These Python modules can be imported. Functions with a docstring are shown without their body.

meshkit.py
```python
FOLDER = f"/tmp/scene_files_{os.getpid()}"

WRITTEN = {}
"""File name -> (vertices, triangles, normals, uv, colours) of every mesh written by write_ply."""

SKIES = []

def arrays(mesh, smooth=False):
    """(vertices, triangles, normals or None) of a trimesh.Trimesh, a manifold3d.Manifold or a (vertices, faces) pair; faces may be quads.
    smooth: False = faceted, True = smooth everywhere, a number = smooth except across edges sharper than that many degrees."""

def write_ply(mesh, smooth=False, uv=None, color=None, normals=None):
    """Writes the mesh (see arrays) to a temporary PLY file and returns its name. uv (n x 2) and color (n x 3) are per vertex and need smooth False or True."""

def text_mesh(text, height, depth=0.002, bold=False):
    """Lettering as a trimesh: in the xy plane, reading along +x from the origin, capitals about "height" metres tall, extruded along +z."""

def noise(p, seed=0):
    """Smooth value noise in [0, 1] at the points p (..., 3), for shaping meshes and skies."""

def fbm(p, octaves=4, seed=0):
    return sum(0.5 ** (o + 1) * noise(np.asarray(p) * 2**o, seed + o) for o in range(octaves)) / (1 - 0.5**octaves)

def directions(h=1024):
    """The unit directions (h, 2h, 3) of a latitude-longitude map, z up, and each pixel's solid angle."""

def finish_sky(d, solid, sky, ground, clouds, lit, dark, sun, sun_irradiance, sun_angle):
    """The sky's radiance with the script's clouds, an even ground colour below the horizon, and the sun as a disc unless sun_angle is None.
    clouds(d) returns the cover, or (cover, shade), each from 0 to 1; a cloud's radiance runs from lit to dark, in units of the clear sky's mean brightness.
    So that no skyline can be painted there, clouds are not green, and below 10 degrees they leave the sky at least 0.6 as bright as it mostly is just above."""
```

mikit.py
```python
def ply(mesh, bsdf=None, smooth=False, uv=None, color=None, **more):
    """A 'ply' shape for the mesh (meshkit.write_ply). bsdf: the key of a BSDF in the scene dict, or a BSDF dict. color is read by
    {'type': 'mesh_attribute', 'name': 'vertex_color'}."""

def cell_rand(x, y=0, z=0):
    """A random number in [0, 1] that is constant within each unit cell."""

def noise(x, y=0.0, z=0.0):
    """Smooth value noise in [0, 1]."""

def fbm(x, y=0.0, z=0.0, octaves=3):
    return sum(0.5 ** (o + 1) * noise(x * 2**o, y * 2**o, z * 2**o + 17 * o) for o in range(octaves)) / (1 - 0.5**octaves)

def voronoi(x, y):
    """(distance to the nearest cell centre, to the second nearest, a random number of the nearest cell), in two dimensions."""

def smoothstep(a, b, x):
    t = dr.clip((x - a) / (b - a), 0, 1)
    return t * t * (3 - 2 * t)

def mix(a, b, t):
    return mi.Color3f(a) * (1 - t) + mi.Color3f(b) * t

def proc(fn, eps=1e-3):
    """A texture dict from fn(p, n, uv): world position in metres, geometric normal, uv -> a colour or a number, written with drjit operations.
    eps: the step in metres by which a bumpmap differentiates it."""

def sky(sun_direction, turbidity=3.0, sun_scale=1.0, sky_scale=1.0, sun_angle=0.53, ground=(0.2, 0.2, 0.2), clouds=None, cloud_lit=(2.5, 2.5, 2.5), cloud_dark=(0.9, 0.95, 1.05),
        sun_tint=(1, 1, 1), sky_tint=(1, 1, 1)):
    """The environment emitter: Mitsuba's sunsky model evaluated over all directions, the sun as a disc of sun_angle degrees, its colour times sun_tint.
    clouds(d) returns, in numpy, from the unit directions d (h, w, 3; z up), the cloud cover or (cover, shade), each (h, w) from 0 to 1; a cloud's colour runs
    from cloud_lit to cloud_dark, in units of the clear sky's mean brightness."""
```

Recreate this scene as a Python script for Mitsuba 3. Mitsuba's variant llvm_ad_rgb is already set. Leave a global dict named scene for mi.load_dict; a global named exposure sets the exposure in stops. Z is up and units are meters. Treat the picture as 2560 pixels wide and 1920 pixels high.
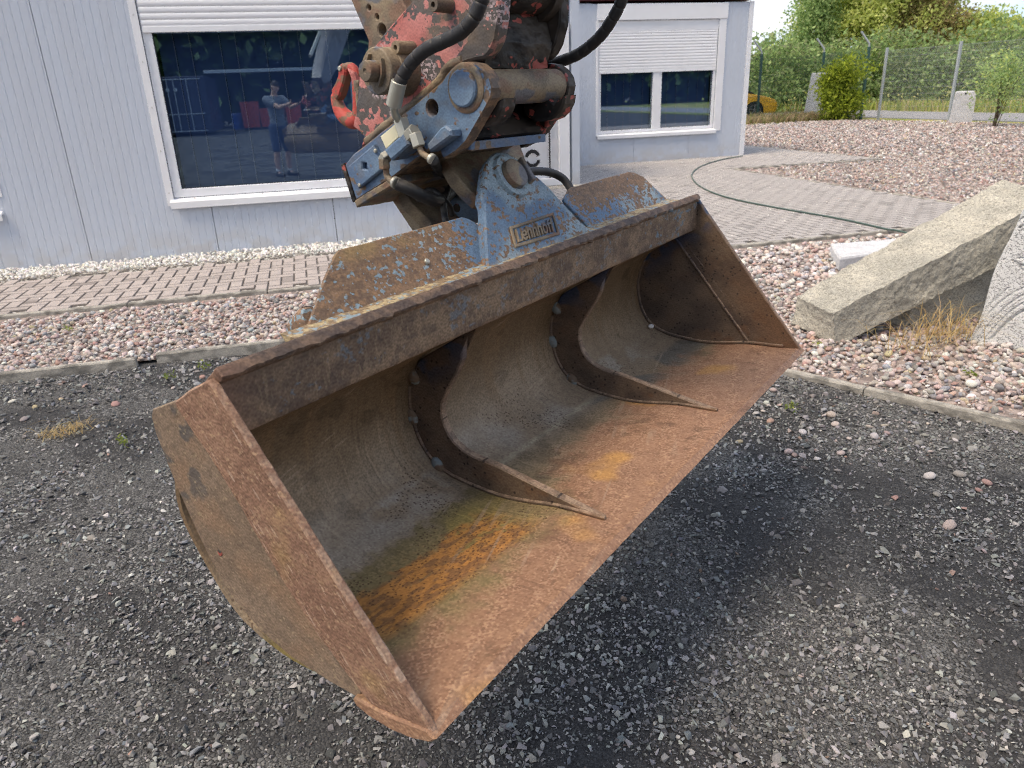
import math, random
import numpy as np, trimesh, shapely, shapely.geometry as sg
import mapbox_earcut as earcut
import manifold3d as m3
import drjit as dr
import mitsuba as mi
import mikit, meshkit
from mikit import noise, fbm, voronoi, cell_rand, smoothstep, mix, proc, ply

# ------------------------------------------------------------------ camera, sky, exposure
CAM = np.array([0.0, 0.0, 1.40])
RIGHT = np.array([0.9643725, -0.2619318, -0.0371136])
UP = np.array([0.1287591, 0.3421786, 0.9307711])
FWD = np.array([0.2311001, 0.9023888, -0.3637137])
m = np.eye(4); m[:3, 0] = -RIGHT; m[:3, 1] = UP; m[:3, 2] = FWD; m[:3, 3] = CAM
scene = {}
labels = {}
scene['camera'] = {'type': 'thinlens', 'fov': 69.01, 'fov_axis': 'x', 'aperture_radius': 0.0016, 'focus_distance': 1.75,
                   'near_clip': 0.02, 'far_clip': 900.0, 'to_world': mi.ScalarTransform4f(m.tolist())}
SUN_AZ, SUN_EL = math.radians(203.0), math.radians(58.0)
SUN = np.array([math.cos(SUN_AZ) * math.cos(SUN_EL), math.sin(SUN_AZ) * math.cos(SUN_EL), math.sin(SUN_EL)])


def cloud_cover(d):
    z = np.clip(d[..., 2], 0.03, 1)
    p = np.stack([d[..., 0] / (z + 0.25) * 1.6, d[..., 1] / (z + 0.25) * 1.6, z * 0 + 3.1], -1)
    n = meshkit.fbm(p, 5, 7)
    cover = np.clip((n - 0.30) / 0.22, 0, 1) * 0.92
    shade = np.clip((meshkit.fbm(p * 1.9 + 11, 4, 3) - 0.45) * 2.2, 0, 0.75)
    return cover, shade


scene['sky'] = mikit.sky(SUN.tolist(), turbidity=3.5, sun_scale=0.38, sun_angle=24.0, clouds=cloud_cover,
                         cloud_lit=(2.3, 2.32, 2.37), cloud_dark=(1.6, 1.65, 1.75), ground=(0.12, 0.12, 0.12), sun_tint=(1.0, 0.985, 0.96))
exposure = 2.55

# ------------------------------------------------------------------ helpers
T = mi.ScalarTransform4f


def numbered(name):
    if name not in scene and name not in labels and name not in TAKEN:
        TAKEN.add(name); return name
    k = 1
    while f'{name}_{k:03d}' in TAKEN or f'{name}_{k:03d}' in scene:
        k += 1
    TAKEN.add(f'{name}_{k:03d}')
    return f'{name}_{k:03d}'


TAKEN = set()


def thing(name, label, cat, group=None, kind=None):
    key = numbered(name)
    labels[key] = {'label': label, 'category': cat}
    if group: labels[key]['group'] = group
    if kind: labels[key]['kind'] = kind
    return key


def put(name, mesh, bsdf, parent=None, smooth=False, label=None, kind=None, color=None, uv=None):
    key = numbered((parent + '__' if parent else '') + name)
    scene[key] = ply(mesh, bsdf, smooth=smooth, color=color, uv=uv)
    if label or kind:
        labels.setdefault(key, {})
        if label: labels[key]['label'] = label
        if kind: labels[key]['kind'] = kind
    return key


def single(name, mesh, bsdf, label, cat, smooth=False, group=None, kind=None, color=None):
    key = put(name, mesh, bsdf, None, smooth, None, None, color)
    labels[key] = {'label': label, 'category': cat}
    if group: labels[key]['group'] = group
    if kind: labels[key]['kind'] = kind
    return key


def setting(name, mesh, bsdf, smooth=False, color=None):
    key = put(name, mesh, bsdf, None, smooth, None, 'structure', color)
    return key


def tm(v, f):
    return trimesh.Trimesh(np.asarray(v, float), np.asarray(f, int), process=False)


def outward(mesh):
    if mesh.volume < 0: mesh.invert()
    return mesh


def cat(*ms):
    ms = [x for x in ms if x is not None]
    return trimesh.util.concatenate(ms) if len(ms) > 1 else ms[0]


def area2(p):
    x, y = p[:, 0], p[:, 1]
    return 0.5 * np.sum(x * np.roll(y, -1) - np.roll(x, -1) * y)


def inset(p, c):
    """moves every edge of a ccw ring inwards by c, keeping the vertex count"""
    a, b, d = np.roll(p, 1, 0), p, np.roll(p, -1, 0)
    e1, e2 = b - a, d - b
    e1 /= np.linalg.norm(e1, axis=1, keepdims=True) + 1e-12; e2 /= np.linalg.norm(e2, axis=1, keepdims=True) + 1e-12
    n1, n2 = np.stack([-e1[:, 1], e1[:, 0]], 1), np.stack([-e2[:, 1], e2[:, 0]], 1)
    bis = n1 + n2
    k = np.maximum(np.sum(bis * n1, 1, keepdims=True), 0.35)
    return b + bis * (c / k)


def prism(poly, z0, z1, to, ch=0.002, holes=(), seg=1):
    """extrudes a 2D ring (holes too) from z0 to z1 with a chamfer; to(x, y, z) -> world"""
    rings = [np.asarray(poly, float)] + [np.asarray(h, float) for h in holes]
    if area2(rings[0]) < 0: rings[0] = rings[0][::-1]
    rings = [rings[0]] + [h[::-1] if area2(h) > 0 else h for h in rings[1:]]
    ins = [inset(r, ch) for r in rings] if ch > 0 else rings
    between = [(z, rings) for z in np.linspace(z0 + ch, z1 - ch, seg + 1)]
    levels = [(z0, ins)] + between + [(z1, ins)] if ch > 0 else between
    n = sum(len(r) for r in rings)
    V = [np.column_stack([np.vstack(rr), np.full(n, z)]) for z, rr in levels]
    F = []
    flat = np.vstack(ins); ends = np.cumsum([len(r) for r in rings]).astype(np.uint32)
    tri = earcut.triangulate_float64(flat, ends).reshape(-1, 3)
    L = len(levels)
    F.append(tri[:, ::-1]); F.append(tri + (L - 1) * n)
    s = 0
    for r in rings:
        i = np.arange(len(r)); j = (i + 1) % len(r)
        for l in range(L - 1):
            a, b = s + i + l * n, s + j + l * n
            F.append(np.stack([a, b, b + n], 1)); F.append(np.stack([a, b + n, a + n], 1))
        s += len(r)
    v = np.vstack(V)
    return outward(tm(to(v[:, 0], v[:, 1], v[:, 2]), np.vstack(F)))


def XYZ(x, y, z):
    return np.stack(np.broadcast_arrays(np.asarray(x, float), np.asarray(y, float), np.asarray(z, float)), -1)


def to_xz(x, z, y):      # polygon in x,z, extruded along y
    return XYZ(x, y, z)


def to_xy(x, y, z):
    return XYZ(x, y, z)


def box(x0, x1, y0, y1, z0, z1, ch=0.003):
    if ch <= 0:
        b = trimesh.creation.box([x1 - x0, y1 - y0, z1 - z0]); b.apply_translation([(x0 + x1) / 2, (y0 + y1) / 2, (z0 + z1) / 2]); return tm(b.vertices, b.faces)
    return prism([(x0, y0), (x1, y0), (x1, y1), (x0, y1)], z0, z1, to_xy, min(ch, (x1 - x0) / 3, (y1 - y0) / 3, (z1 - z0) / 3))


def ring(cx, cy, r, n=24, ry=None):
    a = np.arange(n) * 2 * np.pi / n
    return np.stack([cx + r * np.cos(a), cy + (ry or r) * np.sin(a)], 1)


def catmull(pts, n=8):
    p = np.asarray(pts, float); p = np.vstack([2 * p[0] - p[1], p, 2 * p[-1] - p[-2]])
    out = []
    for i in range(1, len(p) - 2):
        t = np.linspace(0, 1, n, endpoint=False)[:, None]
        a, b, c, d = p[i - 1], p[i], p[i + 1], p[i + 2]
        out.append(0.5 * (2 * b + (c - a) * t + (2 * a - 5 * b + 4 * c - d) * t**2 + (3 * b - a - 3 * c + d) * t**3))
    return np.vstack(out + [p[-2][None]])


def tube(path, r, sides=12, cap=True):
    p = np.asarray(path, float); n = len(p); r = np.broadcast_to(r, (n,))
    t = np.gradient(p, axis=0); t /= np.linalg.norm(t, axis=1, keepdims=True) + 1e-12
    a = np.cross(t[0], [0.3, 0.2, 0.9]); a /= np.linalg.norm(a)
    A = []
    for k in range(n):
        a = a - t[k] * (a @ t[k]); a /= np.linalg.norm(a) + 1e-12; A.append(a)
    A = np.array(A); B = np.cross(t, A); g = np.arange(sides) * 2 * np.pi / sides
    v = (p[:, None] + r[:, None, None] * (np.cos(g)[None, :, None] * A[:, None] + np.sin(g)[None, :, None] * B[:, None])).reshape(-1, 3)
    i, j = np.meshgrid(np.arange(n - 1), np.arange(sides), indexing='ij'); j2 = (j + 1) % sides
    q = np.stack([i * sides + j, i * sides + j2, (i + 1) * sides + j2, (i + 1) * sides + j], -1).reshape(-1, 4)
    f = [q[:, [0, 1, 2]], q[:, [0, 2, 3]]]
    if cap:
        v = np.vstack([v, p[0], p[-1]]); j = np.arange(sides); c0, c1 = n * sides, n * sides + 1; e = (n - 1) * sides
        f += [np.stack([j * 0 + c0, (j + 1) % sides, j], 1), np.stack([j * 0 + c1, e + j, e + (j + 1) % sides], 1)]
    return outward(tm(v, np.vstack(f)))


def lathe(prof, org, axis, n=28):
    """profile [(r, h)...] turned about an axis; closed where r = 0"""
    axis = np.asarray(axis, float); axis /= np.linalg.norm(axis)
    a = np.cross(axis, [0.31, 0.22, 0.93]); a /= np.linalg.norm(a); b = np.cross(axis, a)
    g = np.arange(n) * 2 * np.pi / n
    pr = np.asarray(prof, float)
    v = (np.asarray(org)[None, None] + pr[:, 1][:, None, None] * axis + np.maximum(pr[:, 0], 1e-5)[:, None, None] * (np.cos(g)[None, :, None] * a + np.sin(g)[None, :, None] * b)).reshape(-1, 3)
    i, j = np.meshgrid(np.arange(len(pr) - 1), np.arange(n), indexing='ij'); j2 = (j + 1) % n
    q = np.stack([i * n + j, i * n + j2, (i + 1) * n + j2, (i + 1) * n + j], -1).reshape(-1, 4)
    return outward(tm(v, np.vstack([q[:, [0, 1, 2]], q[:, [0, 2, 3]]])))


def cyl(org, axis, r, h0, h1, c=0.0015, n=28):
    return lathe([(0, h0), (r - c, h0), (r, h0 + c), (r, h1 - c), (r - c, h1), (0, h1)], org, axis, n)


def hexnut(org, axis, r, h0, h1):
    return lathe([(0, h0), (r * 0.92, h0), (r, h0 + 0.002), (r, h1 - 0.002), (r * 0.92, h1), (0, h1)], org, axis, 6)


def grid_mesh(P):
    """P (a, b, 3) -> mesh"""
    a, b = P.shape[:2]
    i, j = np.meshgrid(np.arange(a - 1), np.arange(b - 1), indexing='ij')
    q = np.stack([i * b + j, (i + 1) * b + j, (i + 1) * b + j + 1, i * b + j + 1], -1).reshape(-1, 4)
    return tm(P.reshape(-1, 3), np.vstack([q[:, [0, 1, 2]], q[:, [0, 2, 3]]]))


def loft(sections, closed=True, caps=True):
    """sections (k, n, 3) of matching rings"""
    S = np.asarray(sections, float); k, n = S.shape[:2]
    v = S.reshape(-1, 3)
    i, j = np.meshgrid(np.arange(k - 1), np.arange(n if closed else n - 1), indexing='ij'); j2 = (j + 1) % n
    q = np.stack([i * n + j, i * n + j2, (i + 1) * n + j2, (i + 1) * n + j], -1).reshape(-1, 4)
    f = [q[:, [0, 1, 2]], q[:, [0, 2, 3]]]
    if caps:
        for s in (0, k - 1):
            c = S[s]; ax = np.linalg.svd(c - c.mean(0))[2]
            flat = (c - c.mean(0)) @ ax[:2].T
            tri = earcut.triangulate_float64(np.ascontiguousarray(flat), np.array([n], np.uint32)).reshape(-1, 3)
            d = np.cross(flat[tri[:, 1]] - flat[tri[:, 0]], flat[tri[:, 2]] - flat[tri[:, 0]]).sum()
            nrm = np.cross(ax[0], ax[1]) * np.sign(d)
            way = (S[0].mean(0) - S[-1].mean(0)) * (1 if s == 0 else -1)
            f.append((tri if nrm @ way > 0 else tri[:, ::-1]) + s * n)
    mesh = tm(v, np.vstack(f))
    side = tm(v, np.vstack(f[:2]))
    # orient the side like the caps
    cen = v.mean(0); tc = side.triangles_center - cen
    if np.sum(side.face_normals * tc * side.area_faces[:, None]) < 0:
        f[0], f[1] = f[0][:, ::-1], f[1][:, ::-1]
    return tm(v, np.vstack(f))


def rough_up(mesh, amp, scale, seed=0, octaves=3):
    mesh = mesh.copy(); p = mesh.vertices * scale
    d = np.stack([meshkit.fbm(p + 7.3 * k, octaves, seed + k) for k in range(3)], 1) - 0.5
    mesh.vertices = mesh.vertices + 2 * amp * d
    return mesh


def fine(mesh, edge):
    v, f = trimesh.remesh.subdivide_to_size(mesh.vertices, mesh.faces, edge, max_iter=12)
    mm = trimesh.Trimesh(v, f, process=False); mm.merge_vertices(digits_vertex=6)
    return tm(mm.vertices, mm.faces)


def hull_chain(joints, bones, edge=0.02, smooth=8):
    """a continuous body: joints {name: (pos, radius)}, bones [(a, b)]"""
    tot = None
    for a, b in bones:
        parts = []
        for k in (a, b):
            p, r = joints[k]; parts.append(m3.Manifold.sphere(r, 18).translate([float(x) for x in p]))
        h = m3.Manifold.batch_hull(parts)
        tot = h if tot is None else tot + h
    mm = tot.refine_to_length(edge).to_mesh()
    out = trimesh.Trimesh(mm.vert_properties[:, :3], mm.tri_verts, process=True)
    trimesh.smoothing.filter_taubin(out, lamb=0.5, nu=0.53, iterations=smooth)
    return tm(out.vertices, out.faces)
# ------------------------------------------------------------------ frames of the bucket and of the coupler
BO = np.array([-0.17193, 1.08221, 1.03334])
BU = np.array([0.771536, 0.635969, 0.016617]); BV = np.array([0.410637, -0.477882, -0.776535]); BW = np.array([-0.485911, 0.605948, -0.629855])
KO = np.array([0.407813, 1.790009, 1.187644]); yaw = math.radians(36)
K1 = np.array([math.cos(yaw), math.sin(yaw), 0]); K2 = np.array([-K1[1], K1[0], 0]); K3 = np.array([0, 0, 1.0])


def bu(u, v, w):
    u, v, w = np.broadcast_arrays(np.asarray(u, float), np.asarray(v, float), np.asarray(w, float))
    return BO + u[..., None] * BU + v[..., None] * BV + w[..., None] * BW


def kf(a, b, c):
    a, b, c = np.broadcast_arrays(np.asarray(a, float), np.asarray(b, float), np.asarray(c, float))
    return KO + a[..., None] * K1 + b[..., None] * K2 + c[..., None] * K3


vw = lambda a, b, c: bu(c, a, b)     # ring in (v, w), extruded along u
uv_ = lambda a, b, c: bu(a, b, c)    # ring in (u, v), extruded along w
kk = lambda a, b, c: kf(c, a, b)     # ring in the coupler's side view, extruded across


def local(p):
    x, y, z = p.x - BO[0], p.y - BO[1], p.z - BO[2]
    return [mi.Float(x * float(e[0]) + y * float(e[1]) + z * float(e[2])) for e in (BU, BV, BW)]


# ------------------------------------------------------------------ materials
def pr(base, rough=0.7, spec=0.3, **k):
    if callable(base): base = proc(base)
    elif isinstance(base, (tuple, list)): base = {'type': 'rgb', 'value': list(base)}
    return {'type': 'principled', 'base_color': base, 'roughness': rough, 'specular': spec, **k}


def mat(key, base, rough=0.7, spec=0.3, bump=None, eps=1e-3, **k):
    b = pr(base, rough, spec, **k)
    if bump is not None: b = {'type': 'bumpmap', 'relief': proc(bump, eps), 'scale': 1.0, 'nested': b}
    scene[key] = {'type': 'twosided', 'nested': b}


def N(p, s, o=3, dx=0.0):
    return fbm(p.x * s + dx, p.y * s + dx * 0.7, p.z * s - dx, o)


def pitted(p, n, uv):
    return 0.0011 * N(p, 70, 3) + 0.0006 * noise(p.x * 330, p.y * 330, p.z * 330)


def shell_col(p, n, uv):
    u, v, w = local(p)
    n1, n2, n3 = N(p, 9), N(p, 45, 3, 4.0), noise(p.x * 260, p.y * 260, p.z * 260)
    streak = noise(u * 55, v * 3 + w * 3, 0.3)
    c = mix((0.150, 0.104, 0.062), (0.285, 0.220, 0.155), smoothstep(0.06, 0.28, v + (n1 - 0.5) * 0.16))
    c = mix(c, (0.19, 0.125, 0.07), smoothstep(0.45, 0.8, streak) * smoothstep(0.30, 0.12, v) * 0.7)
    c = mix(c, (0.34, 0.295, 0.245), smoothstep(0.46, 0.64, N(p, 6, 3, 9.0)) * smoothstep(0.20, 0.26, v) * smoothstep(0.38, 0.33, v) * 0.9)
    c = mix(c, (0.215, 0.168, 0.085), smoothstep(0.34, 0.38, v + (n2 - 0.5) * 0.06) * smoothstep(0.95, 0.5, u))
    c = mix(c, (0.25, 0.19, 0.125), smoothstep(0.34, 0.40, v) * smoothstep(0.55, 0.9, u))
    c = mix(c, (0.26, 0.205, 0.07), smoothstep(0.52, 0.62, N(p, 8, 2, 2.2)) * smoothstep(0.36, 0.40, v) * smoothstep(0.50, 0.44, v) * smoothstep(0.75, 0.5, u) * 0.8)
    c = mix(c, (0.13, 0.125, 0.115), smoothstep(0.52, 0.62, N(p, 7, 2, 5.2)) * smoothstep(0.34, 0.37, v) * smoothstep(0.45, 0.40, v) * smoothstep(0.5, 0.7, u) * 0.8)
    mud = smoothstep(0.44, 0.58, N(p, 11, 4, 27.0))
    c = mix(c, (0.37, 0.325, 0.27), mud * smoothstep(0.255, 0.275, v) * smoothstep(0.335, 0.32, v + (n2 - 0.5) * 0.03) * smoothstep(1.20, 1.28, u) * smoothstep(1.62, 1.50, u) * 0.9)
    c = mix(c, (0.35, 0.315, 0.275), mud * smoothstep(0.26, 0.285, v) * smoothstep(0.345, 0.325, v + (n2 - 0.5) * 0.03) * smoothstep(0.30, 0.40, u) * smoothstep(0.60, 0.54, u) * 0.9)
    c = mix(c, (0.40, 0.345, 0.25), dr.exp(-dr.square((v - 0.352 - 0.008 * (n1 - 0.5)) / 0.0065)) * smoothstep(0.64, 0.72, u) * smoothstep(1.24, 1.12, u) * (0.35 + 0.6 * n2))
    vb = 0.50 - 0.075 * smoothstep(0.55, 0.75, u)
    r = smoothstep(-0.03, 0.035, v - vb + (n1 - 0.5) * 0.12 + (n2 - 0.5) * 0.05)
    rust = mix((0.335, 0.198, 0.128), (0.285, 0.163, 0.106), smoothstep(0.25, 0.75, n2))
    rust = mix(rust, (0.41, 0.275, 0.185), smoothstep(0.60, 0.85, n3) * 0.4)
    rust = mix(rust, (0.47, 0.26, 0.085), smoothstep(0.60, 0.78, N(p, 7, 3, 31.0)) * 0.75)
    c = mix(c, rust, r)
    s = v - 0.30 * (u - 0.30) * 0.12
    o = smoothstep(0.06, 0.15, u) * smoothstep(0.56, 0.48, u) * smoothstep(0.395, 0.415, s + (n2 - .5) * 0.03) * smoothstep(0.492, 0.472, s)
    o = o * smoothstep(0.40, 0.56, fbm(u * 6.0, s * 95.0, 3.3, 3) * 0.85 + 0.25 * N(p, 110, 2, 5.0) + 0.10 * smoothstep(0.40, 0.46, s))
    c = mix(c, mix((0.43, 0.195, 0.055), (0.24, 0.115, 0.05), smoothstep(0.40, 0.66, noise(u * 60.0, s * 240.0, 1.3))), o * 0.85)
    d1, d2, rr = voronoi(u * 120.0, (v - w) * 85.0)
    pit = smoothstep(0.34, 0.2, d1) * smoothstep(0.55, 0.6, rr + (n1 - 0.5) * 0.9)
    c = mix(c, (0.075, 0.042, 0.026), pit * smoothstep(0.19, 0.24, v) * smoothstep(0.15, 0.6, o + 0.8 * smoothstep(0.56, 0.66, N(p, 7, 2, 91.0)) * smoothstep(0.6, 0.2, r)) * 0.7)
    sc = smoothstep(0.70, 0.78, noise(u * 9.0 + v * 30.0, v * 160.0 + u * 30.0, 7.7)) * smoothstep(0.5, 0.7, n1)
    c = mix(c, (0.42, 0.33, 0.25), sc * 0.35)
    run = fbm(u * 150.0 + 5.0 * n1, v * 9.0 - w * 6.0 + 3.0 * n1, 4.4, 3)
    keep = smoothstep(0.42, 0.66, N(p, 6, 3, 63.0))
    c = mix(c, c * 0.66, smoothstep(0.54, 0.72, run) * (0.10 + 0.50 * keep))
    c = mix(c, c * 1.4, smoothstep(0.42, 0.28, run) * (0.08 + 0.42 * keep))
    dent = smoothstep(0.60, 0.72, N(p, 16, 3, 55.0))
    c = mix(c, c * 0.66, dent * 0.7)
    return c * mi.Color3f(0.92, 0.90, 0.86) * (0.68 + 0.60 * n3)


def strip_col(p, n, uv):
    u, v, w = local(p)
    n1, n2, n3 = N(p, 11), N(p, 60, 3, 4.0), noise(p.x * 300, p.y * 300, p.z * 300)
    c = mix((0.265, 0.158, 0.106), (0.205, 0.118, 0.080), smoothstep(0.30, 0.72, n1))
    ed = smoothstep(0.985, 0.80, dr.abs(n.x * float(BU[0]) + n.y * float(BU[1]) + n.z * float(BU[2])))
    c = mix(c, (0.17, 0.095, 0.065), smoothstep(0.42, 0.70, n2) * 0.6)
    c = mix(c, (0.36, 0.24, 0.15), smoothstep(0.58, 0.75, N(p, 150, 2, 8.0)) * 0.6)
    c = mix(c, (0.40, 0.29, 0.215), ed * smoothstep(0.38, 0.62, n2) * 0.4)
    c = mix(c, (0.46, 0.35, 0.27), smoothstep(0.76, 0.82, noise(w * 14.0 + v * 30.0, v * 12.0 - w * 190.0, 1.7)) * 0.5)
    c = mix(c, (0.37, 0.25, 0.10), smoothstep(0.62, 0.80, N(p, 10, 3, 14.0)) * 0.4)
    return c * (0.62 + 0.76 * n3)


def plate_col(p, n, uv):
    u, v, w = local(p)
    n1, n2, n3 = N(p, 10), N(p, 70, 3, 4.0), noise(p.x * 320, p.y * 320, p.z * 320)
    c = mix((0.225, 0.165, 0.118), (0.185, 0.132, 0.092), smoothstep(0.30, 0.70, n1))
    c = mix(c, (0.12, 0.088, 0.064), smoothstep(0.42, 0.68, n2) * 0.5)
    c = mix(c, (0.25, 0.155, 0.095), smoothstep(0.46, 0.74, N(p, 13, 3, 20.0)) * 0.55)
    c = mix(c, (0.075, 0.072, 0.07), smoothstep(0.60, 0.68, N(p, 17, 3, 23.0)) * smoothstep(0.25, 0.05, v) * 0.8)
    c = mix(c, (0.34, 0.26, 0.16), smoothstep(0.62, 0.8, N(p, 160, 2, 8.0)) * 0.5)
    return c * (0.7 + 0.6 * n3)


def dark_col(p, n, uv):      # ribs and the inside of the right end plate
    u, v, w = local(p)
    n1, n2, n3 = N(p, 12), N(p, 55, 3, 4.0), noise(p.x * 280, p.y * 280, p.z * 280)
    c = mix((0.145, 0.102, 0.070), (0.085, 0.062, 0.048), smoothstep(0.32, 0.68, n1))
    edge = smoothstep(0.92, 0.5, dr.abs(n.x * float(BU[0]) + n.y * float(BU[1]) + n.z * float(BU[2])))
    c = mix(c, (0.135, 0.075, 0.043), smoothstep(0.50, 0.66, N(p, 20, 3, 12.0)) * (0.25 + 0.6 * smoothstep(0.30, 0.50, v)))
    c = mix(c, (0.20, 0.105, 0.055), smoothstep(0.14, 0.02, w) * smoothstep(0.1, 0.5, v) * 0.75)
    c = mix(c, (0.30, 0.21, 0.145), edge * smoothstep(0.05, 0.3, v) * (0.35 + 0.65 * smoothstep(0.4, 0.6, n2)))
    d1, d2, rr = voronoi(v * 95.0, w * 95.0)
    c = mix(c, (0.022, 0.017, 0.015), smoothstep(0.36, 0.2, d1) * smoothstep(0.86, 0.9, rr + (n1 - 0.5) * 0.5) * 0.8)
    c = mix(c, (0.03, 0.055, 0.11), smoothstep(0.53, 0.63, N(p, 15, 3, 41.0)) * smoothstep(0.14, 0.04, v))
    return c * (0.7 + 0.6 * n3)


def lip_col(p, n, uv):
    u, v, w = local(p)
    n1, n2, n3 = N(p, 10), N(p, 55, 3, 4.0), noise(p.x * 280, p.y * 280, p.z * 280)
    c = mix((0.225, 0.155, 0.100), (0.135, 0.092, 0.065), smoothstep(0.32, 0.66, N(p, 17, 4, 2.0)))
    c = mix(c, (0.085, 0.062, 0.050), smoothstep(0.48, 0.64, n2) * 0.55)
    c = mix(c, (0.25, 0.18, 0.115), smoothstep(0.50, 0.8, fbm(u * 210.0, v * 45.0, w * 45.0, 2)) * 0.5)
    c = mix(c, (0.13, 0.18, 0.22), smoothstep(0.56, 0.68, 0.5 * N(p, 16, 4, 33.0) + 0.5 * N(p, 90, 3, 6.0)) * (0.5 + 0.4 * smoothstep(1.1, 1.6, u) + 0.35 * smoothstep(0.3, 0.02, u)))
    nose = smoothstep(0.013, 0.009, v) * smoothstep(0.004, -0.002, w)
    c = mix(c, mix((0.085, 0.064, 0.056), (0.16, 0.11, 0.08), smoothstep(0.35, 0.7, n2)), nose)
    fil = smoothstep(-0.0095, -0.0125, v)
    c = mix(c, mix(mix((0.35, 0.28, 0.165), (0.20, 0.145, 0.09), smoothstep(0.34, 0.58, N(p, 95, 3, 4.0))), (0.19, 0.25, 0.29), smoothstep(0.53, 0.62, 0.5 * N(p, 26, 3, 71.0) + 0.5 * N(p, 120, 2, 1.0))), fil)
    c = mix(c, (0.17, 0.10, 0.07), smoothstep(0.10, 0.0, u) * 0.8)
    return c * (0.68 + 0.64 * n3)


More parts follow.
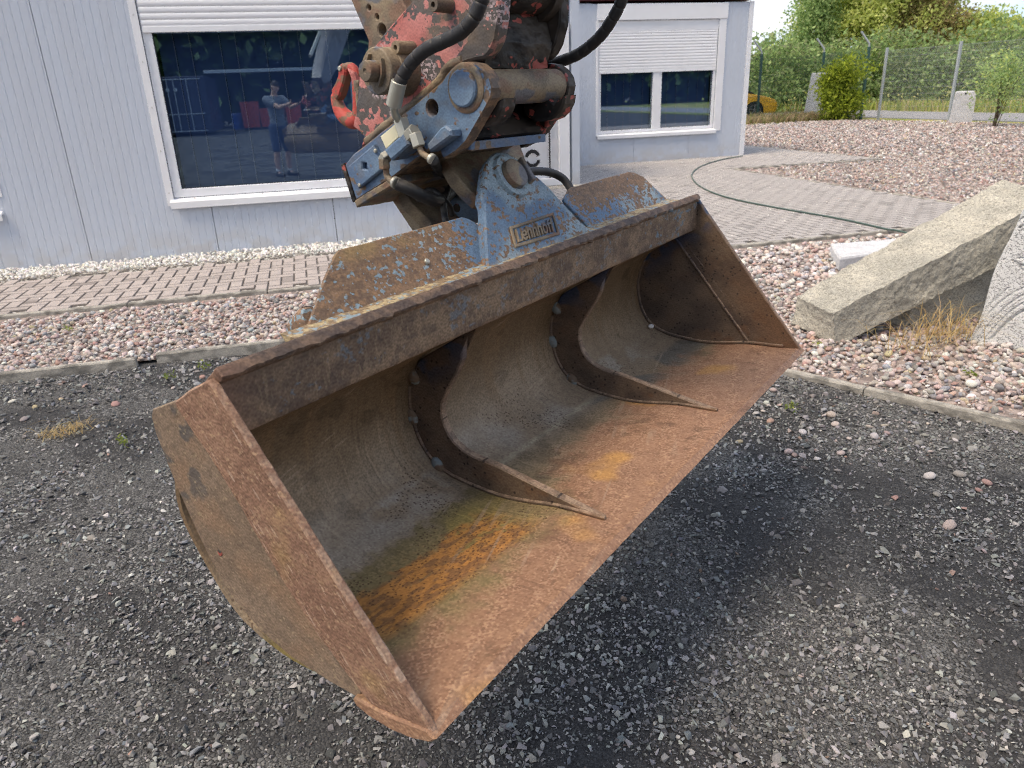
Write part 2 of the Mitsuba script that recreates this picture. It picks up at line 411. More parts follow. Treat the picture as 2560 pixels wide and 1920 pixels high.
def painted_col(p, n, uv):   # spill guards and hanger: blue paint worn to rust, nearly all gone on the left
    u, v, w = local(p)
    n1, n2, n3 = N(p, 12, 4), N(p, 48, 3, 4.0), noise(p.x * 300, p.y * 300, p.z * 300)
    blue = mix((0.235, 0.30, 0.335), mix((0.105, 0.165, 0.25), (0.185, 0.25, 0.29), smoothstep(0.69, 0.62, u)), smoothstep(0.40, 0.60, N(p, 9, 3, 50.0)))
    rust = mix((0.195, 0.125, 0.078), (0.135, 0.090, 0.062), smoothstep(0.3, 0.7, n2))
    rust = mix(rust, (0.26, 0.155, 0.085), smoothstep(0.45, 0.75, N(p, 150, 2, 18.0)) * 0.6)
    thr = mix1(0.405, 0.562, smoothstep(0.665, 0.70, u))
    thr = thr - 0.17 * smoothstep(1.13, 1.16, u) * smoothstep(-0.06, -0.13, v) - 0.05 * smoothstep(1.13, 1.2, u)
    thr = thr + 0.06 * smoothstep(0.50, 0.66, u) * smoothstep(0.70, 0.66, u)
    k = smoothstep(thr + 0.03, thr - 0.03, 0.20 * n1 + 0.25 * N(p, 48, 3, 77.0) + 0.55 * N(p, 120, 3, 7.0))
    c = mix(rust, blue, k)
    c = mix(c, (0.30, 0.215, 0.09), smoothstep(-0.105, -0.145, v) * smoothstep(0.66, 0.5, u) * smoothstep(0.45, 0.65, n1) * 0.5)
    c = mix(c, (0.34, 0.27, 0.17), smoothstep(-0.03, -0.008, v) * smoothstep(0.35, 0.6, n2) * 0.55)
    return c * (0.72 + 0.56 * n3)


def mix1(a, b, t):
    return a * (1 - t) + b * t


def blue_col(p, n, uv, edges=0.0):
    n1, n3 = N(p, 11, 4, 3.0), noise(p.x * 300, p.y * 300, p.z * 300)
    c = mix((0.15, 0.222, 0.315), (0.082, 0.135, 0.235), smoothstep(0.36, 0.66, N(p, 8, 3, 5.0)))
    rust = mix((0.19, 0.125, 0.08), (0.10, 0.075, 0.06), smoothstep(0.4, 0.6, N(p, 60, 2, 2.0)))
    k = smoothstep(0.585, 0.62, 0.6 * n1 + 0.4 * N(p, 60, 3, 7.0))
    ed = edges * smoothstep(0.97, 0.7, dr.abs(n.x * float(K1[0]) + n.y * float(K1[1]) + n.z * float(K1[2])))
    c = mix(c, rust, dr.maximum(k, ed * smoothstep(0.35, 0.55, n1 + 0.1)))
    c = mix(c, (0.17, 0.15, 0.125), smoothstep(0.5, 0.7, N(p, 26, 3, 61.0)) * 0.35)
    return c * (0.8 + 0.4 * n3)


def red_col(p, n, uv):
    n3 = noise(p.x * 320, p.y * 320, p.z * 320)
    c = mix((0.50, 0.21, 0.19), (0.40, 0.125, 0.11), smoothstep(0.4, 0.6, N(p, 7, 2, 5.0)))
    k = smoothstep(0.515, 0.54, 0.6 * N(p, 15, 4, 3.0) + 0.4 * N(p, 80, 3, 9.0))
    grey = mix((0.075, 0.078, 0.088), (0.12, 0.10, 0.085), N(p, 30, 2, 1.0))
    c = mix(c, grey, k)
    c = mix(c, (0.50, 0.40, 0.42), smoothstep(0.56, 0.64, N(p, 11, 2, 88.0)) * smoothstep(0.5, 0.58, N(p, 190, 2, 8.0)) * 0.85)
    c = mix(c, (0.15, 0.115, 0.085), smoothstep(0.60, 0.72, N(p, 9, 3, 44.0)) * 0.8)
    return c * (0.8 + 0.4 * n3)


def cast_col(p, n, uv):
    n3 = noise(p.x * 300, p.y * 300, p.z * 300)
    c = mix((0.25, 0.195, 0.13), (0.13, 0.105, 0.08), smoothstep(0.34, 0.66, N(p, 14, 3, 3.0)))
    c = mix(c, (0.21, 0.115, 0.075), smoothstep(0.54, 0.66, N(p, 24, 3, 13.0)) * 0.6)
    c = mix(c, (0.10, 0.12, 0.16), smoothstep(0.60, 0.68, N(p, 18, 3, 23.0)) * 0.7)
    return c * (0.75 + 0.5 * n3)


def greasy_col(p, n, uv):
    c = mix((0.050, 0.041, 0.034), (0.016, 0.015, 0.015), smoothstep(0.4, 0.6, N(p, 13, 3, 3.0)))
    return mix(c, (0.36, 0.085, 0.07), smoothstep(0.59, 0.62, 0.6 * N(p, 14, 3, 15.0) + 0.4 * N(p, 70, 2, 3.0)) * 0.9)


mat('m_shell', shell_col, 0.62, 0.35, pitted)
mat('m_strip', strip_col, 0.66, 0.3, pitted)
mat('m_plate', plate_col, 0.62, 0.35, pitted)
mat('m_dark', dark_col, 0.6, 0.35, pitted)
mat('m_lip', lip_col, 0.68, 0.3, pitted)
mat('m_painted', painted_col, 0.62, 0.35, pitted)
mat('m_blue', blue_col, 0.5, 0.4, pitted)
mat('m_blue_worn', lambda p, n, uv: blue_col(p, n, uv, 1.0), 0.5, 0.4, pitted)
mat('m_red', red_col, 0.55, 0.35, pitted)
mat('m_cast', cast_col, 0.6, 0.35, pitted)
mat('m_greasy', greasy_col, 0.55, 0.35, lambda p, n, uv: 0.006 * N(p, 60, 3, 2.0))
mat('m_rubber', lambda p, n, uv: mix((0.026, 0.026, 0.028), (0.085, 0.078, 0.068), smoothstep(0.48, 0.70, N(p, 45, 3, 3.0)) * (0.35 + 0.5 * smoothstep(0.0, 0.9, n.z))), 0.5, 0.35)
mat('m_zinc', (0.44, 0.43, 0.37), 0.42, 0.5, metallic=0.55)
mat('m_cream', (0.70, 0.66, 0.47), 0.6)
mat('m_hook', lambda p, n, uv: mix(mix((0.52, 0.085, 0.065), (0.34, 0.06, 0.05), N(p, 40, 3, 8.0)), (0.20, 0.12, 0.08), smoothstep(0.50, 0.60, N(p, 38, 4, 3.0))), 0.55, 0.3, pitted)
mat('m_plug', lambda p, n, uv: mix((0.20, 0.235, 0.24), (0.15, 0.105, 0.07), smoothstep(0.45, 0.6, N(p, 45, 3, 3.0))), 0.6, 0.3, pitted)
# site
mat('m_vc', {'type': 'mesh_attribute', 'name': 'vertex_color'}, 0.75, 0.25)
def joint_dirt(p):      # moss and dirt settled in the joints, below the worn top
    return 1.0 - 0.55 * smoothstep(0.0519, 0.0502, p.z)


def yard_col(p, n, uv):
    q1, q2, rr = voronoi(p.x * 88.0, p.y * 88.0)
    r1, r2, rs = voronoi(p.x * 190.0 + 7.0, p.y * 190.0)
    c = mix((0.065, 0.065, 0.065), (0.27, 0.268, 0.262), rr * rr) * smoothstep(0.02, 0.18, q2 - q1)
    f = mix((0.045, 0.045, 0.045), (0.21, 0.208, 0.203), rs) * smoothstep(0.0, 0.2, r2 - r1)
    c = mix(c, f, smoothstep(0.42, 0.58, N(p, 7, 3, 3.0)))
    return mix(c, (0.040, 0.040, 0.042), 0.7 * smoothstep(0.5, 0.64, N(p, 2.3, 3, 13.0)))


def yard_relief(p, n, uv):
    q1, q2, rr = voronoi(p.x * 88.0, p.y * 88.0)
    return 0.004 * smoothstep(0.0, 0.45, q2 - q1) + 0.003 * N(p, 130, 2)


mat('m_yard', yard_col, 0.85, 0.2, yard_relief, 2e-3)
mat('m_bed', lambda p, n, uv: mix((0.34, 0.285, 0.255), (0.20, 0.165, 0.15), smoothstep(0.3, 0.6, N(p, 22, 3))), 0.9, 0.1)
mat('m_paver', lambda p, n, uv: mix((0.40, 0.355, 0.33), (0.34, 0.30, 0.275), N(p, 5, 3)) * (0.82 + 0.36 * noise(p.x * 260, p.y * 260, p.z * 260)) * joint_dirt(p), 0.85, 0.2)
mat('m_paver_grey', lambda p, n, uv: mix((0.36, 0.34, 0.325), (0.29, 0.272, 0.262), N(p, 5, 3)) * (0.82 + 0.36 * noise(p.x * 260, p.y * 260, p.z * 260)) * joint_dirt(p), 0.85, 0.2)
mat('m_joint', lambda p, n, uv: mix((0.16, 0.145, 0.13), (0.5, 0.48, 0.44), smoothstep(0.62, 0.68, noise(p.x * 60, p.y * 60, 2.0))), 0.9, 0.1)
mat('m_concrete', lambda p, n, uv: mix((0.36, 0.34, 0.30), (0.19, 0.18, 0.16), smoothstep(0.4, 0.65, N(p, 16, 4))) * (0.7 + 0.6 * noise(p.x * 300, p.y * 300, p.z * 300)),
    0.9, 0.15, lambda p, n, uv: 0.003 * N(p, 90, 3))


def wall_col(p, n, uv):
    c = mix((0.525, 0.570, 0.645), (0.50, 0.545, 0.615), N(p, 1.4, 3))
    c = mix(c, (0.45, 0.43, 0.41), smoothstep(0.42, 0.03, p.z) * 0.55 * smoothstep(0.35, 0.65, N(p, 9, 3, 4.0)))
    return mix(c, (0.50, 0.50, 0.52), smoothstep(0.60, 0.75, noise(p.x * 14.0, p.z * 0.8, 5.0)) * 0.12)


mat('m_wall', wall_col, 0.42, 0.4)
mat('m_white', lambda p, n, uv: mix((0.80, 0.81, 0.83), (0.74, 0.745, 0.76), N(p, 6, 3)), 0.35, 0.45)
mat('m_gasket', (0.02, 0.02, 0.022), 0.6)
mat('m_maroon', (0.16, 0.05, 0.045), 0.5)
mat('m_room', (0.012, 0.016, 0.026), 0.9, 0.1)
mat('m_blind', (0.085, 0.135, 0.24), 0.9, 0.1)
mat('m_slat_light', (0.30, 0.34, 0.42), 0.8, 0.1)  # pale tone painted for the light along the slats
mat('m_floorline', (0.20, 0.20, 0.19), 0.8)
scene['m_glass'] = {'type': 'thindielectric', 'int_ior': 2.9, 'specular_reflectance': {'type': 'rgb', 'value': [0.60, 0.80, 1.0]}, 'specular_transmittance': {'type': 'rgb', 'value': [0.62, 0.70, 0.82]}}
scene['m_doorglass'] = {'type': 'thindielectric', 'int_ior': 1.6}
mat('m_beam', lambda p, n, uv: mix(mix((0.47, 0.445, 0.375), (0.36, 0.345, 0.295), smoothstep(0.3, 0.7, N(p, 8, 4))), (0.19, 0.18, 0.15), smoothstep(0.48, 0.75, N(p, 110, 3, 4.0)) * 0.7) * (0.62 + 0.76 * noise(p.x * 210, p.y * 210, p.z * 210)),
    0.9, 0.15, lambda p, n, uv: 0.012 * N(p, 34, 4), eps=2e-3)
mat('m_statue', lambda p, n, uv: mix((0.60, 0.605, 0.60), (0.20, 0.205, 0.21), smoothstep(0.50, 0.66, noise(p.x * 230, p.y * 230, p.z * 230) * 0.6 + 0.4 * N(p, 120, 2))),
    0.85, 0.15)
mat('m_granite', lambda p, n, uv: mix((0.56, 0.57, 0.58), (0.42, 0.42, 0.43), N(p, 12, 3)) * (0.85 + 0.3 * noise(p.x * 90, p.y * 90, p.z * 90)), 0.8, 0.2)
mat('m_galv', (0.42, 0.45, 0.47), 0.45, 0.5, metallic=0.3)
mat('m_green', (0.035, 0.085, 0.075), 0.45, 0.4)
mat('m_hose', (0.075, 0.115, 0.10), 0.5, 0.4)
mat('m_grass', lambda p, n, uv: mix((0.16, 0.185, 0.045), (0.27, 0.24, 0.10), smoothstep(0.4, 0.65, N(p, 0.9, 4))), 0.9, 0.1)
mat('m_road', (0.20, 0.20, 0.21), 0.85, 0.2)
scene['m_leaf'] = {'type': 'principledthin', 'base_color': {'type': 'mesh_attribute', 'name': 'vertex_color'}, 'roughness': 0.55, 'diff_trans': 1.0, 'spec_trans': 0.0}
mat('m_bark', lambda p, n, uv: mix((0.12, 0.09, 0.06), (0.06, 0.05, 0.04), N(p, 12, 3)), 0.9, 0.1)
mat('m_carpaint', (0.95, 0.50, 0.025), 0.25, 0.5, clearcoat=1.0, clearcoat_gloss=0.9)
mat('m_black', (0.018, 0.018, 0.02), 0.5, 0.35)
mat('m_alloy', (0.30, 0.30, 0.31), 0.35, 0.5, metallic=0.7)
mat('m_lampglass', (0.55, 0.57, 0.6), 0.12, 0.6)
mat('m_skin', (0.50, 0.31, 0.23), 0.55, 0.3)
mat('m_shirt', lambda p, n, uv: mix((0.20, 0.22, 0.25), (0.14, 0.155, 0.18), noise(p.x * 40, p.y * 40, p.z * 6)), 0.9, 0.1)
mat('m_denim', (0.055, 0.075, 0.13), 0.9, 0.1)
mat('m_hair', (0.035, 0.024, 0.017), 0.6, 0.3)
mat('m_container', (0.020, 0.030, 0.065), 0.5, 0.4)
mat('m_redpaint', (0.42, 0.06, 0.04), 0.45, 0.4)
mat('m_bluedrum', (0.03, 0.09, 0.38), 0.4, 0.4)
mat('m_stick', lambda p, n, uv: mix((0.15, 0.148, 0.165), (0.11, 0.105, 0.115), smoothstep(0.4, 0.65, N(p, 6, 3))), 0.45, 0.4)
# ================================================================== THE EXCAVATOR BUCKET
rng = np.random.default_rng(5)
bk = thing('excavator_bucket', 'wide rusty grading bucket with two inner ribs hanging above the dark gravel', 'excavator bucket')


def dense(poly, step):
    p = np.asarray(poly, float); out = []
    for a, b in zip(p, np.roll(p, -1, 0)):
        k = max(1, int(np.linalg.norm(b - a) / step)); out += [a + (b - a) * t for t in np.arange(k) / k]
    return np.array(out)


INNER = np.array([(0.072, 0.070), (0.060, 0.160), (0.050, 0.235), (0.056, 0.268), (0.078, 0.312), (0.108, 0.348), (0.145, 0.374), (0.190, 0.394), (0.235, 0.400),
                  (0.275, 0.391), (0.315, 0.367), (0.352, 0.332), (0.406, 0.272), (0.450, 0.205), (0.488, 0.137), (0.540, 0.066), (0.585, 0.004)])


def inner_profile(u):
    p = np.vstack([catmull(INNER[:11], 4), catmull(INNER[11:], 3)])
    k = np.clip((0.42 - u) / 0.40, 0, 1); k = k * k * (3 - 2 * k)
    p[:, 1] -= 0.05 * k * np.exp(-((p[:, 0] - 0.22) / 0.12) ** 2)
    return p


def shell_section(u, t=0.012):
    p = inner_profile(u)
    tg = np.gradient(p, axis=0); tg /= np.linalg.norm(tg, axis=1, keepdims=True)
    nrm = np.stack([-tg[:, 1], tg[:, 0]], 1)      # away from the hollow
    if nrm[20] @ [0, 1] < 0: nrm = -nrm
    o = p + nrm * t
    r = np.vstack([p, o[::-1]])
    return bu(np.full(len(r), u), r[:, 0], r[:, 1])


put('shell', loft([shell_section(u) for u in np.linspace(0.010, 1.790, 40)]), 'm_shell', bk, 50)
# end plates and their thick front strips
PL = [(-0.020, 0.105), (-0.050, 0.205), (-0.044, 0.222), (-0.020, 0.240), (0.029, 0.263), (0.080, 0.283), (0.132, 0.300), (0.207, 0.320), (0.250, 0.325), (0.285, 0.322), (0.352, 0.297),
      (0.410, 0.256), (0.468, 0.192), (0.512, 0.136), (0.50, 0.10)]
PR = [(-0.020, 0.105), (-0.050, 0.205), (-0.030, 0.235), (0.04, 0.285), (0.08, 0.325), (0.145, 0.387), (0.205, 0.408), (0.255, 0.41), (0.31, 0.385), (0.36, 0.34), (0.42, 0.27), (0.47, 0.19), (0.51, 0.13), (0.50, 0.10)]
ST = [(0.0, 0.002), (0.012, -0.001), (0.30, 0.0), (0.592, 0.0), (0.580, 0.045), (0.532, 0.103), (0.457, 0.121), (0.40, 0.128), (0.348, 0.131), (0.30, 0.132), (0.254, 0.130), (0.20, 0.123), (0.154, 0.118), (0.07, 0.119), (-0.014, 0.124), (-0.023, 0.118), (-0.014, 0.06)]
put('end_plate', prism(PL, 0.003, 0.013, vw, 0.002), 'm_plate', bk, label='greyer back part of the near end plate of the bucket')
put('end_plate', prism(PR, 1.786, 1.797, vw, 0.002), 'm_dark', bk, label='dark inner face of the far end plate of the bucket')
put('edge_strip', rough_up(fine(prism(ST, -0.002, 0.0125, vw, 0.003), 0.03), 0.0012, 40), 'm_strip', bk, 25, label='brown rusty edge strip on the near end of the bucket')
put('edge_strip', rough_up(fine(prism(ST, 1.785, 1.802, vw, 0.003), 0.03), 0.0012, 40), 'm_dark', bk, 25, label='edge strip on the far end of the bucket')
# weld bead inside the far end plate
put('weld_bead', tube(rough_up(tm(bu(np.full(40, 1.7855), np.linspace(0.062, 0.487, 40), np.linspace(0.137, 0.131, 40)), [[0, 1, 2]]), 0.0012, 90).vertices, 0.0052, 8), 'm_dark', bk, True)
zz = np.linspace(0.03, 0.48, 60); pp = inner_profile(1.5)
sel = (pp[:, 0] > 0.06) & (pp[:, 0] < 0.56) & (np.arange(len(pp)) > 12)
put('weld_bead', tube(bu(1.784 + 0 * pp[sel, 0], pp[sel, 0] - 0.003, pp[sel, 1] - 0.004), 0.006, 8), 'm_dark', bk, True)
put('hole_disc', cyl(bu(np.array([0.003]), np.array([0.203]), np.array([0.272]))[0], -BU, 0.0065, -0.002, 0.0012, 0.0008, 14), 'm_greasy', bk)  # dark disc painted for the darkness inside a small hole
# cutting edge
BL = [(0.583, 0.0035), (0.600, -0.004), (0.602, 0.012), (0.592, 0.044), (0.570, 0.088), (0.540, 0.122), (0.520, 0.137), (0.508, 0.137), (0.505, 0.128), (0.535, 0.087)]
put('cutting_edge', rough_up(prism(dense(BL, 0.012), -0.006, 1.806, vw, 0.003, (), 130), 0.0012, 45), 'm_shell', bk, 30, label='worn cutting edge along the bottom of the bucket')
# lip
LP = [(-0.010, -0.009), (-0.004, -0.0125), (0.008, -0.0125), (0.0115, -0.008), (0.0115, 0.004), (0.078, 0.057), (0.080, 0.062), (0.070, 0.074), (0.012, 0.022), (0.004, 0.050), (-0.010, 0.052)]
lip = prism(dense(LP, 0.008), 0.012, 1.788, vw, 0.0025, (), 230)
lv = lip.vertices; q = np.stack([(lv - BO) @ BU, (lv - BO) @ BV, (lv - BO) @ BW], 1)
nose = np.clip((0.006 - q[:, 2]) / 0.014, 0, 1)
jag = (meshkit.fbm(q * [60, 8, 8], 4, 3) - 0.5) * 0.006 * nose
low_ = np.clip((q[:, 1] - 0.003) / 0.006, 0, 1) * (q[:, 2] < -0.004)
burr = (np.clip(meshkit.fbm(q * [75, 5, 5] + 31, 5, 6) - 0.50, 0, 1) * 0.022 + (meshkit.fbm(q * [260, 9, 9], 3, 2) - 0.5) * 0.004) * low_
lip.vertices = lv + jag[:, None] * (BW - 0.3 * BV) + burr[:, None] * (BV - 0.25 * BW)
put('lip', rough_up(lip, 0.0008, 60), 'm_lip', bk, 35, label='ragged rusty lip along the top of the bucket mouth')
put('beam_cover', loft([bu(np.full(6, u), np.array([-0.012, -0.006, 0.020, 0.030, 0.018, -0.002]), np.array([0.05, 0.12, 0.235, 0.23, 0.13, 0.05])) for u in (0.013, 0.9, 1.786)]), 'm_lip', bk)
put('dirt_fillet', rough_up(prism(dense([(-0.0085, -0.0085), (-0.0085, 0.020), (-0.036, 0.020), (-0.031, 0.015), (-0.020, 0.003), (-0.012, -0.0075)], 0.008), 0.16, 1.65, vw, 0, (), 150), 0.0025, 60), 'm_lip', bk, 40, label='yellowish dirt packed along the lip')
# ribs
RB = [(0.066, 0.082), (0.090, 0.110), (0.114, 0.137), (0.126, 0.166), (0.139, 0.205), (0.150, 0.240), (0.162, 0.266), (0.180, 0.284), (0.202, 0.296), (0.226, 0.302), (0.250, 0.301), (0.274, 0.292), (0.300, 0.274),
      (0.352, 0.222), (0.450, 0.138), (0.556, 0.046)]
for u0 in (0.601, 1.215):
    pr_in = inner_profile(u0)[::-1]
    back = [(a + 0.003, b + 0.004) for a, b in pr_in if a < 0.55 or b > 0.06]
    back = [x for x in back if not (x[0] > 0.545)]
    ringp = RB + [(0.566, 0.034)] + back
    rb = put('rib', prism(ringp, u0, u0 + 0.021, vw, 0.003), 'm_dark', bk)
    for (v_, w_), s_ in zip(((0.070, 0.292), (0.140, 0.372), (0.272, 0.388)), (1, 1.05, 0.95)):
        e = trimesh.creation.icosphere(2, 1.0); x = e.vertices
        e.vertices = bu(u0 - 0.001 + x[:, 0] * 0.013, v_ + x[:, 1] * 0.023 * s_, w_ + x[:, 2] * 0.016)
        put('weld_plug', outward(e), 'm_plug', rb, True)
    path = [(a - 0.002, b - 0.003) for a, b in inner_profile(u0) if a > 0.08 and a < 0.56 and not (b < 0.2 and a < 0.2)]
    path = np.array(path)
    put('weld_bead', tube(bu(u0 - 0.001 + 0 * path[:, 0], path[:, 0], path[:, 1]), 0.005, 8), 'm_dark', rb, True)
# spill guards on the lip
GL = [(0.185, -0.008), (0.300, -0.104), (0.352, -0.143), (0.366, -0.149), (0.728, -0.150), (0.742, -0.143), (0.775, -0.106), (0.74, -0.05), (0.70, -0.008)]
GR = [(1.165, -0.008), (1.125, -0.118), (1.130, -0.128), (1.180, -0.150), (1.196, -0.154), (1.530, -0.155), (1.552, -0.150), (1.592, -0.128), (1.646, -0.020), (1.645, -0.008)]
put('spill_guard', rough_up(fine(prism(GL, 0.016, 0.028, uv_, 0.0025), 0.03), 0.0014, 30), 'm_painted', bk, 25, label='rusty brown spill guard with flecks of blue paint')
put('spill_guard', rough_up(fine(prism(GR, 0.018, 0.029, uv_, 0.0025), 0.03), 0.0014, 30), 'm_painted', bk, 25, label='blue spill guard with a rusty upper edge')
# hanger ear with pin and lettered plate
ear_ = lambda a, b, c: bu(a, b, c + 0.13 * b)
EAR = [(0.672, -0.006), (0.722, -0.08), (0.772, -0.150), (0.774, -0.166), (0.822, -0.214), (0.845, -0.236), (0.868, -0.250), (0.888, -0.259), (0.908, -0.262), (0.928, -0.261), (0.948, -0.255), (0.968, -0.243), (0.986, -0.222), (1.003, -0.194), (1.033, -0.159), (1.066, -0.098),
       (1.095, -0.045), (1.13, -0.006)]
ear = put('hanger_ear', rough_up(fine(prism(EAR, 0.0, 0.030, ear_, 0.004), 0.02), 0.0012, 40), 'm_painted', bk, 25, label='blue triangular hanger with a worn pin and a lettered plate')
ax = np.cross(BU, BV + 0.13 * BW); ax /= np.linalg.norm(ax); ax = ax if ax @ BW < 0 else -ax
pc_ = ear_(np.array([0.912]), np.array([-0.197]), np.array([0.0]))[0]
put('boss', lathe([(0.036, 0.0), (0.056, 0.0), (0.052, 0.009), (0.043, 0.011), (0.036, 0.008)], pc_, ax, 36), 'm_painted', ear, 40)
put('pin', rough_up(lathe([(0, 0.008), (0, 0.024), (0.030, 0.024), (0.0345, 0.021), (0.0355, 0.0), (0.0355, -0.10), (0, -0.10)][::-1], pc_, ax, 36), 0.0006, 60), 'm_cast', ear, 35)
put('lock_plate', prism([(0.946, -0.225), (0.958, -0.225), (0.962, -0.165), (0.949, -0.165)], -0.028, -0.006, ear_, 0.002), 'm_cast', ear)
name_to = lambda a, b, c: ear_(0.794 + 0.988 * a + 0.40 * (-b) * 0.9, -0.037 + 0.03 * a * 0 + b - 0.0 * a, -c)
NP = [(0, 0.002), (0.188, 0.006), (0.188, -0.050), (0, -0.047)]
npl = put('name_plate', prism(NP, 0.0, 0.0045, name_to, 0.0015, holes=[[(0.009, -0.005), (0.180, -0.0015), (0.180, -0.043), (0.009, -0.040)]]), 'm_cast', ear)
txt = meshkit.text_mesh('Lehnhoff', 0.0285, 0.0055, bold=True)
tv = txt.vertices; sx = 0.154 / (tv[:, 0].max() - tv[:, 0].min()); tx0 = tv[:, 0].min()
txt = tm(name_to(0.0165 + (tv[:, 0] - tx0) * sx, -0.0085 - tv[:, 1] + 0.012 * (tv[:, 0] - tx0) * sx, tv[:, 2]), txt.faces)
put('lettering', outward(txt), 'm_cast', npl)
# rear ear, small lug and the blue tilting cylinder that sits behind the hanger
put('rear_ear', prism([(0.845, -0.37), (0.842, -0.31), (0.862, -0.25), (0.83, -0.16), (0.74, 0.03), (1.10, 0.03), (1.0, -0.22), (0.99, -0.34), (0.97, -0.37)], 0.215, 0.25, uv_, 0.003), 'm_cast', bk)
cyc = bu(np.array([0.985]), np.array([-0.262]), np.array([0.2]))[0]
tc_ = put('tilt_cylinder', lathe([(0, -0.02), (0.020, -0.0175), (0.038, -0.008), (0.048, 0.010), (0.051, 0.03), (0.051, 0.30), (0.04, 0.31), (0, 0.31)], cyc, BU, 32), 'm_blue', bk, 40)
put('port_hole_disc', cyl(cyc, -BU, 0.011, 0.012, 0.022), 'm_greasy', tc_)  # dark disc standing in for the shaded inside of a hole
lug = bu(np.array([0.215]), np.array([-0.012]), np.array([0.06]))[0]
put('lifting_lug', lathe([(0, -0.03), (0.022, -0.03), (0.03, -0.02), (0.03, 0.02), (0.022, 0.03), (0, 0.03)], bu(np.array([0.245]), np.array([-0.045]), np.array([0.06]))[0], BW, 20), 'm_painted', bk, 40)
put('bolt', cyl(bu(np.array([0.545]), np.array([-0.075]), np.array([0.016]))[0], -BW, 0.006, 0, 0.007), 'm_zinc', bk)
# a white pebble lying in the bucket
peb = rough_up(trimesh.creation.icosphere(2, 1.0), 0.2, 1.3)
peb = tm(peb.vertices * [0.011, 0.008, 0.008] + bu(np.array([1.755]), np.array([0.262]), np.array([0.383]))[0], peb.faces)
mat('m_whitepebble', (0.72, 0.70, 0.66), 0.8)
single('pebble', peb, 'm_whitepebble', 'small white pebble lying in the far corner inside the bucket', 'pebble', True)

# ================================================================== TILTING QUICK COUPLER (blue)
cp = thing('quick_coupler', 'blue quick coupler block with hydraulic fittings above the bucket', 'quick coupler')
BP = [(-0.047, 0.240), (-0.060, 0.252), (-0.076, 0.263), (-0.096, 0.272), (-0.122, 0.274), (-0.147, 0.269), (-0.167, 0.256), (-0.179, 0.241), (-0.184, 0.223), (-0.179, 0.204), (-0.166, 0.188), (-0.139, 0.158), (-0.106, 0.121),
      (-0.075, 0.100), (-0.036, 0.084), (-0.026, 0.105), (0.011, 0.100), (0.074, 0.143), (0.084, 0.175)]
HOLE = ring(-0.0135, 0.1885, 0.0165, 20)
put('side_plate', prism(BP, -0.17, -0.138, kk, 0.003, [HOLE]), 'm_blue_worn', cp)
put('side_plate', prism([(b + 0.03, c) for b, c in BP], 0.138, 0.17, kk, 0.003, [HOLE + [0.03, 0]]), 'm_greasy', cp)
BKp = [(0.301, 0.064), (0.270, 0.087), (0.166, 0.136), (0.084, 0.175), (0.074, 0.143), (0.011, 0.100), (0.136, 0.037), (0.273, -0.021)]
put('cylinder_housing', prism(BKp, -0.168, 0.168, kk, 0.004), 'm_blue_worn', cp)
put('bottom_flange', rough_up(fine(prism([(0.276, -0.020), (0.125, 0.043), (0.117, 0.028), (0.270, -0.037)], -0.172, 0.172, kk, 0.003), 0.02), 0.0015, 50), 'm_cast', cp, 30)
put('end_cap', prism([(0.312, 0.064), (0.301, 0.068), (0.272, -0.021), (0.283, -0.025)], -0.172, 0.168, kk, 0.002), 'm_greasy', cp)
put('cover_plate', prism([(0.273, 0.062), (0.173, 0.113), (0.147, 0.061), (0.243, 0.011)], -0.182, -0.168, kk, 0.003, [[(0.203, 0.056), (0.221, 0.058), (0.220, 0.072), (0.204, 0.072)]]), 'm_blue', cp)
for b, c in ((0.235, 0.020), (0.166, 0.100)): put('bolt', cyl(kf(np.array([0]), np.array([b]), np.array([c]))[0], -K1, 0.0045, 0.180, 0.186, 0.001, 12), 'm_zinc', cp)
put('manifold', prism([(0.094, 0.105), (0.027, 0.141), (0.010, 0.118), (0.073, 0.083)], -0.222, -0.168, kk, 0.004), 'm_blue', cp)
put('yellowed_label', prism([(0.150, 0.131), (0.098, 0.157), (0.089, 0.130), (0.135, 0.104)], -0.178, -0.168, kk, 0.001), 'm_cream', cp)
put('stop_bar', prism([(-0.021, 0.116), (-0.066, 0.151), (-0.080, 0.155), (-0.095, 0.146), (-0.096, 0.134), (-0.028, 0.101)], -0.203, -0.169, kk, 0.004), 'm_blue', cp)
put('pin', cyl(kf(np.array([0.]), np.array([-0.114]), np.array([0.225]))[0], K1, 0.036, -0.137, 0.137), 'm_cast', cp, 40)
put('pin_ring', lathe([(0.036, -0.176), (0.044, -0.176), (0.049, -0.172), (0.049, -0.16), (0.036, -0.16), (0.036, -0.176)], kf(np.array([0.]), np.array([-0.114]), np.array([0.225]))[0], K1, 36), 'm_cast', cp, 40)
put('pin_cap', lathe([(0, -0.185), (0.033, -0.185), (0.0365, -0.182), (0.0365, -0.170), (0.036, -0.15), (0, -0.15)], kf(np.array([0.]), np.array([-0.114]), np.array([0.225]))[0], K1, 36), 'm_blue', cp, 40)
HK = [(-0.124, 0.205), (-0.150, 0.187), (-0.170, 0.200), (-0.180, 0.203), (-0.176, 0.185), (-0.165, 0.168), (-0.147, 0.155), (-0.124, 0.148), (-0.091, 0.148), (-0.06, 0.165), (-0.06, 0.21), (-0.09, 0.185)]
for a0, a1 in ((-0.135, -0.085), (0.085, 0.135)): put('claw', prism(HK, a0, a1, kk, 0.005), 'm_greasy', cp)
put('hollow_fill', prism([(-0.045, 0.105), (-0.085, 0.125), (-0.055, 0.155), (-0.02, 0.19), (0.085, 0.172), (0.073, 0.144), (0.012, 0.102)], -0.137, 0.137, kk, 0.003), 'm_greasy', cp)  # dark block filling the hollow under the pin, its shade put into colour
